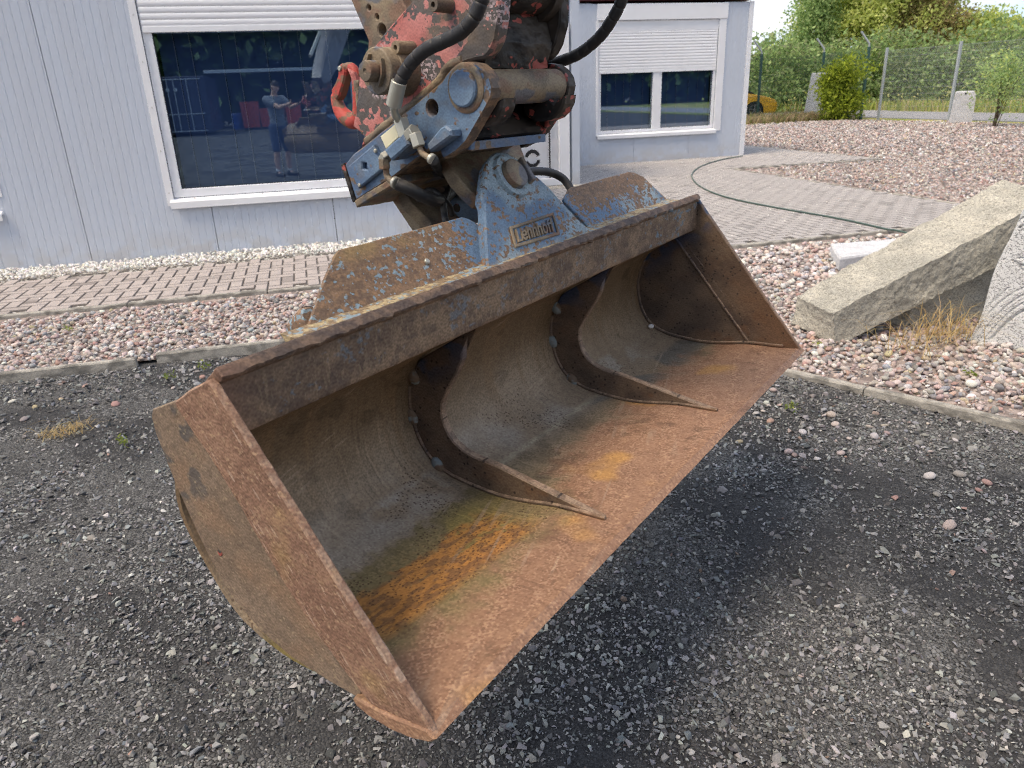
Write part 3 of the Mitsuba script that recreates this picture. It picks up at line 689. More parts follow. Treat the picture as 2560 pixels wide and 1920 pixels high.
put('cross_bar', prism([(-0.088, 0.100), (-0.070, 0.100), (-0.070, 0.118), (-0.088, 0.118)], -0.137, 0.137, kk, 0.003), 'm_blue', cp)
put('tilt_bracket', rough_up(fine(prism([(0.828, -0.33), (0.880, -0.36), (1.15, -0.36), (1.11, -0.265), (1.00, -0.20), (0.93, -0.185), (0.865, -0.176), (0.844, -0.188), (0.828, -0.220), (0.820, -0.254), (0.823, -0.285)], 0.036, 0.072, uv_, 0.004), 0.03), 0.002, 30), 'm_cast', cp, 30)
put('rear_tilt_bracket', prism([(0.868, -0.42), (1.2, -0.42), (1.16, -0.28), (1.02, -0.20), (0.95, -0.18), (0.87, -0.25)], 0.255, 0.29, uv_, 0.004), 'm_cast', cp)


def kpath(a, pts, n=7):
    p = catmull(pts, n); return kf(np.broadcast_to(a, (len(p),)), p[:, 0], p[:, 1])


def fit(name, parent, a, b0, c0, b1, c1, r, m='m_zinc', hexa=True):
    p0, p1 = kf(np.array([a]), np.array([b0]), np.array([c0]))[0], kf(np.array([a]), np.array([b1]), np.array([c1]))[0]
    d = p1 - p0; L = np.linalg.norm(d)
    put(name, (hexnut if hexa else cyl)(p0, d, r, 0, L), m, parent)


fit('hydraulic_fitting', cp, -0.205, 0.050, 0.168, 0.036, 0.132, 0.0175)
fit('hydraulic_fitting', cp, -0.215, 0.016, 0.134, -0.004, 0.146, 0.0165)
fit('hydraulic_fitting', cp, -0.216, -0.003, 0.140, -0.013, 0.113, 0.015)
fit('hydraulic_fitting', cp, -0.210, 0.108, 0.094, 0.097, 0.084, 0.016)
fit('hydraulic_fitting', cp, -0.214, 0.104, 0.087, 0.105, 0.064, 0.0125, 'm_cast')
put('pipe', tube(kpath(-0.216, [(-0.013, 0.113), (-0.021, 0.100), (-0.038, 0.092), (-0.050, 0.088)]), 0.0065, 10), 'm_cast', cp, True)
fit('ferrule', cp, -0.216, -0.043, 0.091, -0.052, 0.0875, 0.0115, 'm_zinc', False)
bpath = lambda pts, n=8: (lambda c: bu(c[:, 0], c[:, 1], c[:, 2]))(catmull(pts, n))
put('hose', tube(bpath([(0.683, -0.266, -0.037), (0.712, -0.283, -0.012), (0.758, -0.297, 0.02), (0.81, -0.306, 0.062), (0.88, -0.317, 0.11), (0.98, -0.318, 0.15)]), 0.0115, 12), 'm_rubber', cp, True)
put('pipe', tube(kpath(-0.210, [(0.105, 0.066), (0.104, 0.050), (0.094, 0.040), (0.079, 0.035)]), 0.0075, 10), 'm_cast', cp, True)
fit('ferrule', cp, -0.210, 0.083, 0.036, 0.074, 0.0335, 0.0135, 'm_zinc', False)
put('hose', tube(bpath([(0.695, -0.303, 0.094), (0.712, -0.278, 0.085), (0.742, -0.258, 0.09), (0.785, -0.249, 0.105), (0.857, -0.263, 0.14), (0.975, -0.304, 0.19)]), 0.0145, 12), 'm_rubber', cp, True)
put('pipe', tube(bpath([(0.80, -0.285, 0.16), (0.824, -0.295, 0.14), (0.832, -0.289, 0.13), (0.832, -0.277, 0.122), (0.838, -0.255, 0.12), (0.856, -0.238, 0.13), (0.87, -0.222, 0.15)]), 0.0065, 10), 'm_rubber', cp, True)
put('hose', tube(bpath([(0.93, -0.30, 0.16), (0.90, -0.285, 0.14), (0.846, -0.25, 0.13), (0.815, -0.224, 0.12), (0.795, -0.187, 0.12), (0.79, -0.13, 0.12)]), 0.0085, 10), 'm_rubber', cp, True)
h3 = catmull([(1.28, -0.30), (1.353, -0.319), (1.397, -0.316), (1.451, -0.305), (1.489, -0.285), (1.506, -0.258), (1.500, -0.20), (1.48, -0.10)], 7)
put('hose', tube(bu(h3[:, 0], h3[:, 1], np.full(len(h3), 0.2)), 0.0125, 12), 'm_rubber', cp, True)

# ================================================================== EXCAVATOR ARM END (red)
arm = thing('excavator', 'worn red end of an excavator with black hoses, link and lifting hook above the bucket', 'excavator')
RP = [(0.02, 0.48), (0.040, 0.401), (0.108, 0.363), (0.180, 0.318), (0.232, 0.276), (0.254, 0.208), (0.264, 0.163), (0.242, 0.127), (0.256, 0.104), (0.200, 0.125), (0.09, 0.16), (-0.028, 0.225), (-0.057, 0.262), (-0.104, 0.275), (-0.148, 0.280), (-0.166, 0.292), (-0.180, 0.312), (-0.193, 0.349), (-0.196, 0.379), (-0.196, 0.49)]
put('side_plate', rough_up(fine(prism(RP, -0.150, -0.113, kk, 0.004), 0.03), 0.003, 22), 'm_red', arm, 25, label='side plate with chipped red paint')
put('side_plate', rough_up(fine(prism([(b + 0.045, c) for b, c in RP], 0.113, 0.150, kk, 0.004), 0.03), 0.003, 22), 'm_greasy', arm, 25, label='black greasy side plate')
put('cast_body', rough_up(fine(prism([(-0.05, 0.47), (-0.110, 0.36), (-0.128, 0.31), (-0.118, 0.262), (-0.06, 0.245), (0.2, 0.16), (0.22, 0.26), (0.12, 0.34), (0.03, 0.40)], -0.114, 0.114, kk, 0.004), 0.025), 0.007, 28), 'm_greasy', arm, 40)
put('weld_ridge', rough_up(tube(kpath(-0.146, [(0.235, 0.116), (0.19, 0.138), (0.10, 0.180), (0.03, 0.215), (-0.02, 0.243), (-0.05, 0.268), (-0.09, 0.278)], 10), 0.011, 10), 0.003, 70), 'm_cast', arm, True)
K0 = lambda b, c: kf(np.array([0.]), np.array([b]), np.array([c]))[0]
put('upper_pin', cyl(K0(-0.098, 0.432), K1, 0.062, -0.112, 0.112), 'm_greasy', arm, 40)
put('pin_boss', cyl(K0(-0.092, 0.432), K1, 0.078, 0.085, 0.114), 'm_greasy', arm, 40)
bs = K0(0.084, 0.266)
put('boss', lathe([(0, -0.10), (0.053, -0.10), (0.053, -0.15), (0.050, -0.165), (0.0475, -0.17), (0.0475, -0.196), (0.0455, -0.198), (0.0455, -0.208), (0.0475, -0.21), (0.0475, -0.228), (0.045, -0.231), (0, -0.231)], bs, K1, 40), 'm_cast', arm, 35)
put('pin_end', lathe([(0, -0.22), (0.0215, -0.22), (0.0215, -0.258), (0.019, -0.262), (0.006, -0.262), (0.004, -0.259), (0, -0.259)], bs, K1, 30), 'm_cast', arm, 35)
for sgn in (1, -1):
    pth = [(0.084 + r_ * math.cos(t_), 0.266 + r_ * math.sin(t_)) for r_, t_ in ((0.036, 2.3), (0.029, 2.0), (0.0255, 1.4), (0.0255, 0.7), (0.030, 0.35))]
    if sgn < 0: pth = [(2 * 0.084 - b - 0.006, 2 * 0.266 - c) for b, c in pth]
    rot = [(0.084 + (b - 0.084) * 0.55 + (c - 0.266) * 0.83, 0.266 - (b - 0.084) * 0.83 + (c - 0.266) * 0.55) for b, c in pth]
    cc = catmull(rot, 5); sec = []
    tg = np.gradient(cc, axis=0); tg /= np.linalg.norm(tg, axis=1, keepdims=True); nn = np.stack([-tg[:, 1], tg[:, 0]], 1) * 0.0025
    for p_, n_ in zip(cc, nn):
        sec.append(kf(np.array([-0.231, -0.231, -0.241, -0.241]), np.array([p_[0] - n_[0], p_[0] + n_[0], p_[0] + n_[0], p_[0] - n_[0]]), np.array([p_[1] - n_[1], p_[1] + n_[1], p_[1] + n_[1], p_[1] - n_[1]])))
    put('lock_tab', loft(sec), 'm_cast', arm)
for b, c in ((0.052, 0.310), (-0.066, 0.380)):
    put('grease_spigot', lathe([(0.0055, -0.185), (0.0055, -0.2), (0.0125, -0.2), (0.0135, -0.198), (0.0135, -0.14), (0, -0.14)], K0(b, c), K1, 24), 'm_cast', arm, 35)
# tipping link beside the red plate
LK = [(0.330, 0.52), (0.283, 0.427), (0.237, 0.337), (0.242, 0.318), (0.20, 0.27), (0.12, 0.30), (0.08, 0.36), (0.111, 0.405), (0.17, 0.50)]
put('tipping_link', rough_up(fine(prism(LK, -0.110, -0.080, kk, 0.003, [ring(0.224, 0.405, 0.006, 12), ring(0.2, 0.384, 0.006, 12), ring(0.187, 0.356, 0.013, 16)]), 0.04), 0.001, 30), 'm_cast', arm, 25)
put('tipping_link', prism([(b + 0.03, c) for b, c in LK], 0.080, 0.110, kk, 0.003), 'm_cast', arm)
# lifting hook welded to the back
AH = -0.05
hookA = catmull([(0.405, 0.286), (0.378, 0.287), (0.362, 0.270), (0.360, 0.235), (0.362, 0.19), (0.372, 0.165), (0.395, 0.160), (0.420, 0.170), (0.440, 0.188), (0.449, 0.212), (0.447, 0.232)], 6)
hk = put('lifting_hook', tube(kf(np.full(len(hookA), AH), hookA[:, 0], hookA[:, 1]), np.interp(np.linspace(0, 1, len(hookA)), [0, 0.2, 0.5, 0.7, 0.95, 1], [0.011, 0.013, 0.020, 0.021, 0.014, 0.009]), 14), 'm_hook', arm, True, label='red lifting hook with a closed latch')
put('latch', prism([(0.409, 0.294), (0.396, 0.298), (0.385, 0.291), (0.386, 0.276), (0.396, 0.256), (0.420, 0.222), (0.434, 0.212), (0.449, 0.222), (0.452, 0.236), (0.434, 0.252), (0.419, 0.270)], AH - 0.014, AH + 0.014, kk, 0.004), 'm_hook', hk)
put('latch_pivot', cyl(kf(np.array([AH]), np.array([0.404]), np.array([0.286]))[0], -K1, 0.006, 0.012, 0.018, 0.001, 14), 'm_zinc', hk)
put('hook_base', rough_up(fine(prism([(0.372, 0.285), (0.352, 0.275), (0.335, 0.235), (0.300, 0.20), (0.240, 0.21), (0.235, 0.150), (0.330, 0.125), (0.375, 0.148), (0.352, 0.19), (0.354, 0.235)], AH - 0.02, AH + 0.02, kk, 0.004), 0.02), 0.002, 40), 'm_red', arm, 30)
put('weld_ridge', rough_up(tube(kf(np.full(20, AH - 0.022), np.linspace(0.335, 0.328, 20), np.linspace(0.255, 0.130, 20)), 0.009, 10), 0.005, 60), 'm_cast', arm, True)


def wrapped(path, r):      # hose in a spiral wrap: a step every turn of the tape
    p = catmull(path, 30); s = np.concatenate([[0], np.cumsum(np.linalg.norm(np.diff(p, axis=0), axis=1))])
    t = np.arange(0, s[-1], 0.0022); q_ = np.stack([np.interp(t, s, p[:, k]) for k in range(3)], 1)
    fr = (t / 0.027) % 1.0
    rr = r * (1.0 + 0.045 * fr - 0.13 * np.exp(-((np.minimum(fr, 1 - fr)) / 0.05) ** 2))
    return tube(q_, rr, 16)


h1 = [(-0.26, 0.52), (-0.225, 0.43), (-0.205, 0.387), (-0.196, 0.365), (-0.181, 0.344), (-0.151, 0.324), (-0.108, 0.311), (-0.063, 0.299), (-0.027, 0.280), (-0.002, 0.258), (0.010, 0.240)]
put('hose', wrapped([kf(np.array([a]), np.array([b]), np.array([c]))[0] for a, (b, c) in zip(np.linspace(-0.20, -0.235, len(h1)), h1)], 0.0135), 'm_rubber', arm, 40, label='black spiral wrapped hydraulic hose across the red plate')
fit('ferrule', arm, -0.236, 0.010, 0.243, 0.034, 0.196, 0.0165, 'm_zinc', False)
put('pipe', tube(kpath(np.linspace(-0.236, -0.206, 22), [(0.034, 0.196), (0.042, 0.180), (0.046, 0.170), (0.044, 0.156)]), 0.0085, 12), 'm_zinc', arm, True)
h2 = [(-0.33, 0.52), (-0.275, 0.44), (-0.254, 0.393), (-0.235, 0.363), (-0.199, 0.325), (-0.144, 0.293), (-0.082, 0.277), (-0.03, 0.27)]
put('hose', wrapped([kf(np.array([0.2]), np.array([b]), np.array([c]))[0] for b, c in h2], 0.013), 'm_rubber', arm, 40, label='black spiral wrapped hydraulic hose on the far side')
# the stick that carries all this: out of the frame, seen in its shadow and in the window
sd = np.array([0.27, -0.78, 0.52]); sd /= np.linalg.norm(sd); up2 = np.cross(K1, sd); up2 = up2 if up2[2] > 0 else -up2
s0 = kf(np.array([0.]), np.array([-0.09]), np.array([0.60]))[0]
sec = []
for t_, hh, ww in ((-0.20, 0.09, 0.09), (0.0, 0.13, 0.105), (0.5, 0.19, 0.11), (2.4, 0.24, 0.12), (3.2, 0.17, 0.12)):
    c_ = s0 + sd * t_
    sec.append([c_ - K1 * ww - up2 * hh, c_ + K1 * ww - up2 * hh, c_ + K1 * ww + up2 * hh, c_ - K1 * ww + up2 * hh])
put('stick', loft(sec), 'm_stick', arm)
put('cylinder_rod', tube([s0 + up2 * 0.30 + sd * 0.1 + K2 * 0.12, s0 + up2 * 0.36 + sd * 1.3], 0.03, 16), 'm_zinc', arm, 40)
put('cylinder_barrel', tube([s0 + up2 * 0.36 + sd * 1.3, s0 + up2 * 0.42 + sd * 2.6], 0.055, 18), 'm_stick', arm, 40)
# ================================================================== GROUND
ZG, ZP, ZE = 0.020, 0.052, 0.056       # gravel bed, paving top, kerb top


def yard_z(x, y):
    p = np.stack([x, y, np.zeros_like(x)], -1)
    return 0.030 * (meshkit.fbm(p * 1.3, 3, 2) - 0.5) + 0.014 * (meshkit.fbm(p * 5.5, 3, 9) - 0.5)


KR0, KR1 = np.array([1.415, 4.50]), np.array([2.86, 2.05])     # the kerb running to the right
xs, ys = np.linspace(-3.2, 3.2, 170), np.linspace(-0.6, 4.6, 140)
X, Y = np.meshgrid(xs, ys, indexing='ij')
E_ = np.minimum.reduce([X - xs[0], xs[-1] - X, Y - ys[0]]); fade = np.clip(E_ / 0.4, 0, 1)
Zy = yard_z(X, Y) * fade - 0.02 * (1 - fade)
side = (X - KR0[0]) * (KR1[1] - KR0[1]) - (Y - KR0[1]) * (KR1[0] - KR0[0])     # > 0 beyond the kerb
d_in = side / np.linalg.norm(KR1 - KR0)
Zy = np.where(d_in < -0.03, -0.09, Zy) if (0 - KR0[0]) * (KR1[1] - KR0[1]) - (0 - KR0[1]) * (KR1[0] - KR0[0]) > 0 else np.where(d_in > 0.03, -0.09, Zy)
yg = grid_mesh(XYZ(X, Y, Zy)); yg = yg if yg.face_normals[:, 2].mean() > 0 else (yg.invert() or yg)
setting('gravel_yard', yg, 'm_yard', True)
big = box(-260, 260, -260, 260, -0.60, -0.030, 0)
setting('ground', big, 'm_yard')
bedpoly = sg.Polygon([(-7, 4.55), (KR0[0], 4.55), tuple(KR1), (4.6, -0.9), (19.9, -0.9), (20.0, 21.0), (19.0, 24.8), (8, 25.3), (-7, 25.3)])
bed = trimesh.creation.triangulate_polygon(bedpoly, engine='earcut')
setting('gravel_bed', tm(np.column_stack([bed[0], np.full(len(bed[0]), ZG)]), bed[1] if np.cross(bed[0][bed[1][0][1]] - bed[0][bed[1][0][0]], bed[0][bed[1][0][2]] - bed[0][bed[1][0][0]]) > 0 else bed[1][:, ::-1]), 'm_bed')
# verge, road and meadow beyond the fences; the road bends round the yard
setting('verge', box(-40, 90, 25.3, 120, -0.03, 0.012, 0), 'm_grass')
setting('verge', box(20.0, 90, -60, 25.3, -0.03, 0.010, 0), 'm_grass')
setting('road', box(21.0, 25.4, -60, 29.6, -0.02, 0.030, 0), 'm_road')
setting('road', box(-40, 26.0, 29.6, 33.4, -0.02, 0.032, 0), 'm_road')

# ---- loose stones
WEDGE = sg.Polygon([(-1.25, 1.0), (-2.35, 4.5), (-3.3, 7.8), (9.5, 26), (21, 26), (21, 15), (3.4, 1.9), (1.9, 0.45), (0.3, 0.5)])


def sample(poly, n, rg):
    x0, y0, x1, y1 = poly.bounds
    k = int(n * (x1 - x0) * (y1 - y0) / max(poly.area, 1e-6) * 1.15) + 10
    p = rg.uniform([x0, y0], [x1, y1], (k, 2)); p = p[shapely.contains_xy(poly, p[:, 0], p[:, 1])]
    return p[:n]


def hull_variant(rg, n, flat):
    while True:
        d = rg.normal(size=(n, 3)); d /= np.linalg.norm(d, axis=1, keepdims=True)
        h = trimesh.convex.convex_hull(d * rg.uniform(0.75, 1.1, (n, 1)))
        if len(h.vertices) == n: return h.vertices * [1, 1, flat], h.faces


def round_variant(rg, sub, amp):
    s = trimesh.creation.icosphere(sub, 1.0); v = s.vertices
    v = v * (1 + amp * (meshkit.fbm(v * 1.1 + rg.uniform(0, 90), 2, 1) - 0.5))[:, None]
    return v, s.faces


def scatter(variants, pos, size, rg, squash=(0.45, 0.8), tilt=0.35, colors=None, sink=0.25):
    """many stones as one mesh: pos (n, 3), size (n,)"""
    n = len(pos); which = rg.integers(0, len(variants), n); V, F, C, base = [], [], [], 0
    for k, (bv, bf) in enumerate(variants):
        i = np.nonzero(which == k)[0]; c = len(i)
        if c == 0: continue
        sc = np.stack([np.ones(c), rg.uniform(0.6, 0.95, c), rg.uniform(*squash, c)], 1) * size[i][:, None] * 0.5
        v = bv[None] * sc[:, None]
        a, tx, ty = rg.uniform(0, 2 * np.pi, c), rg.normal(0, tilt, c), rg.normal(0, tilt, c)
        x, y, z = v[..., 0], v[..., 1], v[..., 2]
        y, z = y * np.cos(tx)[:, None] - z * np.sin(tx)[:, None], y * np.sin(tx)[:, None] + z * np.cos(tx)[:, None]
        x, z = x * np.cos(ty)[:, None] + z * np.sin(ty)[:, None], -x * np.sin(ty)[:, None] + z * np.cos(ty)[:, None]
        x, y = x * np.cos(a)[:, None] - y * np.sin(a)[:, None], x * np.sin(a)[:, None] + y * np.cos(a)[:, None]
        p = pos[i]; h = sc[:, 2] * (1 - 2 * sink)
        V.append(np.stack([x + p[:, :1], y + p[:, 1:2], z + (p[:, 2] + h)[:, None]], -1).reshape(-1, 3))
        F.append((bf[None] + (np.arange(c) * len(bv))[:, None, None]).reshape(-1, 3) + base); base += c * len(bv)
        C.append(np.repeat(colors[i], len(bv), 0))
    return tm(np.vstack(V), np.vstack(F)), np.vstack(C)


def palette(rg, n, cols, w, jit=0.15):
    c = np.asarray(cols)[rg.choice(len(cols), n, p=np.asarray(w) / np.sum(w))]
    return np.clip(c * rg.uniform(1 - jit, 1 + jit, (n, 1)) * rg.uniform(0.95, 1.05, (n, 3)), 0.01, 0.9)


rg = np.random.default_rng(11)
CH = [hull_variant(rg, 8, 0.8) for _ in range(14)]
CS = [hull_variant(rg, 6, 0.8) for _ in range(10)]
PB = [round_variant(rg, 1, 0.5) for _ in range(5)] + [(lambda h: (lambda t: (t.vertices * 0.98, t.faces))(trimesh.Trimesh(*h, process=False).subdivide()))(hull_variant(rg, 9, 0.9)) for _ in range(5)]
PI = [(lambda s: (s.vertices * (1 + 0.25 * (rg.random((12, 1)) - 0.5)), s.faces))(trimesh.creation.icosahedron()) for _ in range(8)]
PO = [(lambda h: h)(hull_variant(rg, 6, 1.0)) for _ in range(8)]
yardpoly = sg.Polygon([(-3, 0.3), (-3, 4.49), (1.40, 4.49), (2.83, 2.05), (3.4, 1.2), (2.0, 0.2)]).intersection(WEDGE.buffer(0.15))
KCOL = [(0.17, 0.169, 0.167), (0.27, 0.268, 0.262), (0.095, 0.095, 0.095), (0.37, 0.365, 0.35), (0.20, 0.212, 0.23), (0.48, 0.47, 0.44), (0.22, 0.155, 0.13)]
KW = [30, 30, 16, 16, 5, 2.0, 0.6]


def density(p):        # coarse light patches between damp fine dark ones; band: damp and painted arm shadow
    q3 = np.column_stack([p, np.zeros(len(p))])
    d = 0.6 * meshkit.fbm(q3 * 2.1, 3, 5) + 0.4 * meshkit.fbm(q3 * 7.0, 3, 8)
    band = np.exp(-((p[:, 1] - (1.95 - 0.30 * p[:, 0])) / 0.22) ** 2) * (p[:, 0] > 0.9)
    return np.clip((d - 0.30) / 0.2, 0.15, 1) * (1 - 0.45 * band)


def yard_layer(n, s0, s1, poly, variants, squash=(0.45, 0.85)):
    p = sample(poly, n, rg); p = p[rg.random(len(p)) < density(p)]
    s = s0 + (s1 - s0) * rg.random(len(p)) ** 2.6
    col = palette(rg, len(p), KCOL, KW, 0.22)
    light = 0.8 + 0.75 * np.clip(meshkit.fbm(np.column_stack([p, p[:, :1] * 0]) * 1.7, 3, 21) - 0.35, 0, 1)
    pos = np.column_stack([p, yard_z(p[:, 0], p[:, 1])])
    return scatter(variants, pos, s, rg, squash, 0.5, col * light[:, None], 0.2)


def join(*mc):
    return cat(*[a for a, _ in mc]), np.vstack([c for _, c in mc])


near = yardpoly.intersection(sg.box(-3, 0, 4, 2.3)); mid = yardpoly.intersection(sg.box(-3, 2.3, 4, 3.4)); far_ = yardpoly.intersection(sg.box(-3, 3.4, 4, 4.6))
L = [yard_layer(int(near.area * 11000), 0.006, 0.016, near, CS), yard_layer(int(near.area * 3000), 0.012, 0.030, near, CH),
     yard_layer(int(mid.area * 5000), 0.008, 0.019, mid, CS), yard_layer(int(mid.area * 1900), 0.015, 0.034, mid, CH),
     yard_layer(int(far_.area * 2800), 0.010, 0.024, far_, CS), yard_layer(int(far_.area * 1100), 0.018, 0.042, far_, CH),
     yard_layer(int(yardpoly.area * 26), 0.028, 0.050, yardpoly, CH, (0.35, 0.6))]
gm, gc = join(*L)
k_ = put('dark_gravel', gm, 'm_vc', None, False, None, None, gc); labels[k_] = {'label': 'dark grey crushed gravel covering the yard', 'category': 'gravel', 'kind': 'stuff'}
# pink pebbles
PCOL = [(0.43, 0.345, 0.315), (0.49, 0.415, 0.375), (0.52, 0.49, 0.455), (0.40, 0.265, 0.225), (0.31, 0.285, 0.27), (0.20, 0.19, 0.185), (0.60, 0.58, 0.555), (0.44, 0.375, 0.25), (0.335, 0.335, 0.35)]
PW = [24, 22, 18, 8, 13, 6, 6, 2.0, 8]
PAVE = shapely.union_all([sg.box(-4.5, 5.92, 2.2, 7.30), sg.box(1.9, 5.92, 7.1, 14.2), sg.box(7.0, 11.8, 10.12, 16.6)])
FOOT = shapely.union_all([sg.box(-9, 7.70, 1.95, 11), sg.box(1.9, 11.1, 4.1, 14), sg.box(4.0, 13.97, 8.62, 17.2)])
bedv = bedpoly.intersection(WEDGE.buffer(0.3)).difference(PAVE.buffer(0.09)).difference(FOOT.buffer(0.02)).difference(sg.box(-9, 7.2, 1.95, 7.8)).difference(sg.LineString([(-9, 4.55), tuple(KR0), tuple(KR1), (4.6, -0.9)]).buffer(0.045))
left = bedv.intersection(sg.box(-9, 4.5, 2.4, 6.1)); d4 = sg.Point(0, 0).buffer(5.6); d8 = sg.Point(0, 0).buffer(9.5); d15 = sg.Point(0, 0).buffer(16)
r1 = bedv.difference(left).intersection(d4); r2 = bedv.difference(left).intersection(d8).difference(d4); r3 = bedv.difference(left).intersection(d15).difference(d8); r4 = bedv.difference(left).difference(d15)


def pebbles(poly, dens, s0, s1, variants, layers=2, mound=0.0):
    out = []
    for l in range(layers):
        p = sample(poly, int(poly.area * dens), rg)
        s = s0 + (s1 - s0) * rg.random(len(p)) ** 1.8
        col = palette(rg, len(p), PCOL, PW, 0.20)
        z = ZG + 0.012 * l + 0.018 * (meshkit.fbm(np.column_stack([p, p[:, :1] * 0]) * 1.1, 2, 4) - 0.5) + mound
        out.append(scatter(variants, np.column_stack([p, z]), s, rg, (0.38, 0.78), 0.4, col, 0.25))
    return out


d45 = sg.Point(0, 0).buffer(4.0)
L = pebbles(left, 820, 0.020, 0.052, PI) + pebbles(r1.intersection(d45), 860, 0.018, 0.054, PB) + pebbles(r1.difference(d45), 700, 0.022, 0.055, PI)
L2 = pebbles(r2, 310, 0.030, 0.068, PI) + pebbles(r3, 170, 0.045, 0.085, PO, 2) + pebbles(r4, 60, 0.07, 0.13, PO, 2)
gm, gc = join(*L)
k_ = put('pebble_bed', gm, 'm_vc', None, True, None, None, gc); labels[k_] = {'label': 'pink and grey rounded pebbles along the paving near the bucket', 'category': 'pebbles', 'kind': 'stuff'}
gm, gc = join(*L2); gc = np.clip(gc * 1.12 + 0.03, 0, 0.85)
k_ = put('pebble_field', gm, 'm_vc', None, True, None, None, gc); labels[k_] = {'label': 'wide field of pinkish pebbles in front of the fence', 'category': 'pebbles', 'kind': 'stuff'}
# white chippings along the wall
wz = sg.box(-3.4, 7.27, 1.9, 7.71); p = sample(wz, 3800, rg)
gm, gc = scatter(CH, np.column_stack([p, 0.045 + 0.03 * rg.random(len(p))]), rg.uniform(0.018, 0.046, len(p)), rg, (0.5, 0.9), 0.5, palette(rg, len(p), [(0.82, 0.81, 0.77), (0.74, 0.72, 0.67), (0.62, 0.58, 0.5)], [6, 3, 1], 0.08))
k_ = put('white_gravel', gm, 'm_vc', None, False, None, None, gc); labels[k_] = {'label': 'strip of white gravel between the wall and the paving', 'category': 'gravel', 'kind': 'stuff'}
setting('gravel_strip', box(-4.5, 1.95, 7.27, 7.74, -0.02, 0.045, 0), 'm_joint')
# stray pebbles on the dark yard, near the kerbs
pp_ = []
for c, n, sp in (((-1.45, 4.05), 26, 0.5), ((-0.7, 4.25), 22, 0.45), ((2.05, 2.75), 84, 0.42), ((2.3, 2.2), 30, 0.3), ((1.8, 3.1), 60, 0.3), ((0.2, 2.6), 14, 1.4), ((-0.9, 1.9), 5, 0.5)):
    pp_.append(rg.normal(c, sp, (n, 2)))
pp_ = np.vstack(pp_); pp_ = pp_[shapely.contains_xy(yardpoly.buffer(-0.05), pp_[:, 0], pp_[:, 1])]
gm, gc = scatter(PB, np.column_stack([pp_, yard_z(pp_[:, 0], pp_[:, 1]) + 0.003]), rg.uniform(0.016, 0.050, len(pp_)), rg, (0.35, 0.65), 0.25, palette(rg, len(pp_), PCOL, [20, 14, 10, 16, 14, 8, 6, 4, 10], 0.15) * 0.85, 0.32)
k_ = put('stray_pebbles', gm, 'm_vc', None, True, None, None, gc); labels[k_] = {'label': 'stray pink and white pebbles lying on the dark gravel near the kerb', 'category': 'pebbles', 'kind': 'stuff'}

# ---- paving: herringbone bricks
setting('paving', cat(box(-4.6, 2.2, 5.99, 7.28, -0.02, 0.038, 0), box(2.2, 7.06, 5.99, 14.1, -0.02, 0.038, 0), box(7.06, 10.08, 11.84, 16.6, -0.02, 0.038, 0)), 'm_joint')
BL_, BW_, G_ = 0.20, 0.10, 0.005


def brick_var(seed):
    r_ = np.random.default_rng(seed); b = box(G_ / 2, BL_ - G_ / 2, G_ / 2, BW_ - G_ / 2, 0.0, 0.05, 0.007)
    v = b.vertices.copy(); v[:, 2] += (v[:, 0] - 0.1) * r_.normal(0, 0.003); return tm(v, b.faces)


BV_ = [[ply(brick_var(s), m_) for s in range(4)] for m_ in ('m_paver', 'm_paver_grey')]
spots = []
X0, Y0 = -4.4, 5.97
for iy in range(-2, 112):
    for ix in range(-4, 150):
        # herringbone: unit steps of one brick width
        kx = ix; r_ = (ix - iy) % 4
        x, y = X0 + ix * BW_, Y0 + iy * BW_
        if r_ == 0: spots.append((x, y, 0))         # along x: cells ix, ix+1
        elif r_ == 2: spots.append((x, y - BW_, 1))
spots = np.array(spots)
cx_ = np.where(spots[:, 2] == 0, spots[:, 0] + 0.1, spots[:, 0] + 0.05); cy_ = np.where(spots[:, 2] == 0, spots[:, 1] + 0.05, spots[:, 1] + 0.1)
inside = shapely.contains_xy(shapely.union_all([sg.box(-4.6, 6.01, 2.35, 7.22), sg.box(2.2, 6.01, 7.02, 14.0), sg.box(7.0, 11.88, 10.05, 16.5)]), cx_, cy_) & shapely.contains_xy(WEDGE.buffer(0.5), cx_, cy_)
spots = spots[inside]; cx_, cy_ = cx_[inside], cy_[inside]
depth = (np.stack([cx_, cy_, cx_ * 0 + 0.05], 1) - CAM) @ FWD
lat = np.abs((np.stack([cx_, cy_, cx_ * 0 + 0.05], 1) - CAM) @ RIGHT) / depth
hid = shapely.contains_xy(sg.Polygon([(-0.05, 5.9), (0.0, 7.4), (2.9, 9.6), (3.2, 8.2), (2.9, 6.6), (2.7, 5.9)]), cx_, cy_)
order = np.argsort(depth + 100 * (lat > 0.72) + 50 * hid)
first = set(order[:300].tolist())
rest = [[], []]
brg = np.random.default_rng(3)
for n_, (x, y, r_) in enumerate(spots):
    g_ = int(np.clip(brg.normal((cx_[n_] - 2.4) / 1.2, 0.5), -1, 1) > 0)
    M = T().translate([float(x + (BW_ if r_ else 0)), float(y), float(ZP - 0.05 + brg.normal(0, 0.0004))]) @ T().rotate([0, 0, 1], 90.0 * float(r_))
    s_ = int(brg.integers(0, 4))
    if n_ in first:
        scene[numbered('paving__brick')] = {**BV_[g_][s_], 'to_world': M}
    else:
        b = brick_var(s_); mm_ = np.array(M.matrix, float); b.apply_transform(mm_); rest[g_].append(tm(b.vertices, b.faces))
for g_, nm in ((0, 'm_paver'), (1, 'm_paver_grey')):
    if rest[g_]: put('brick_field', cat(*rest[g_]), nm, 'paving', False, None, 'stuff')
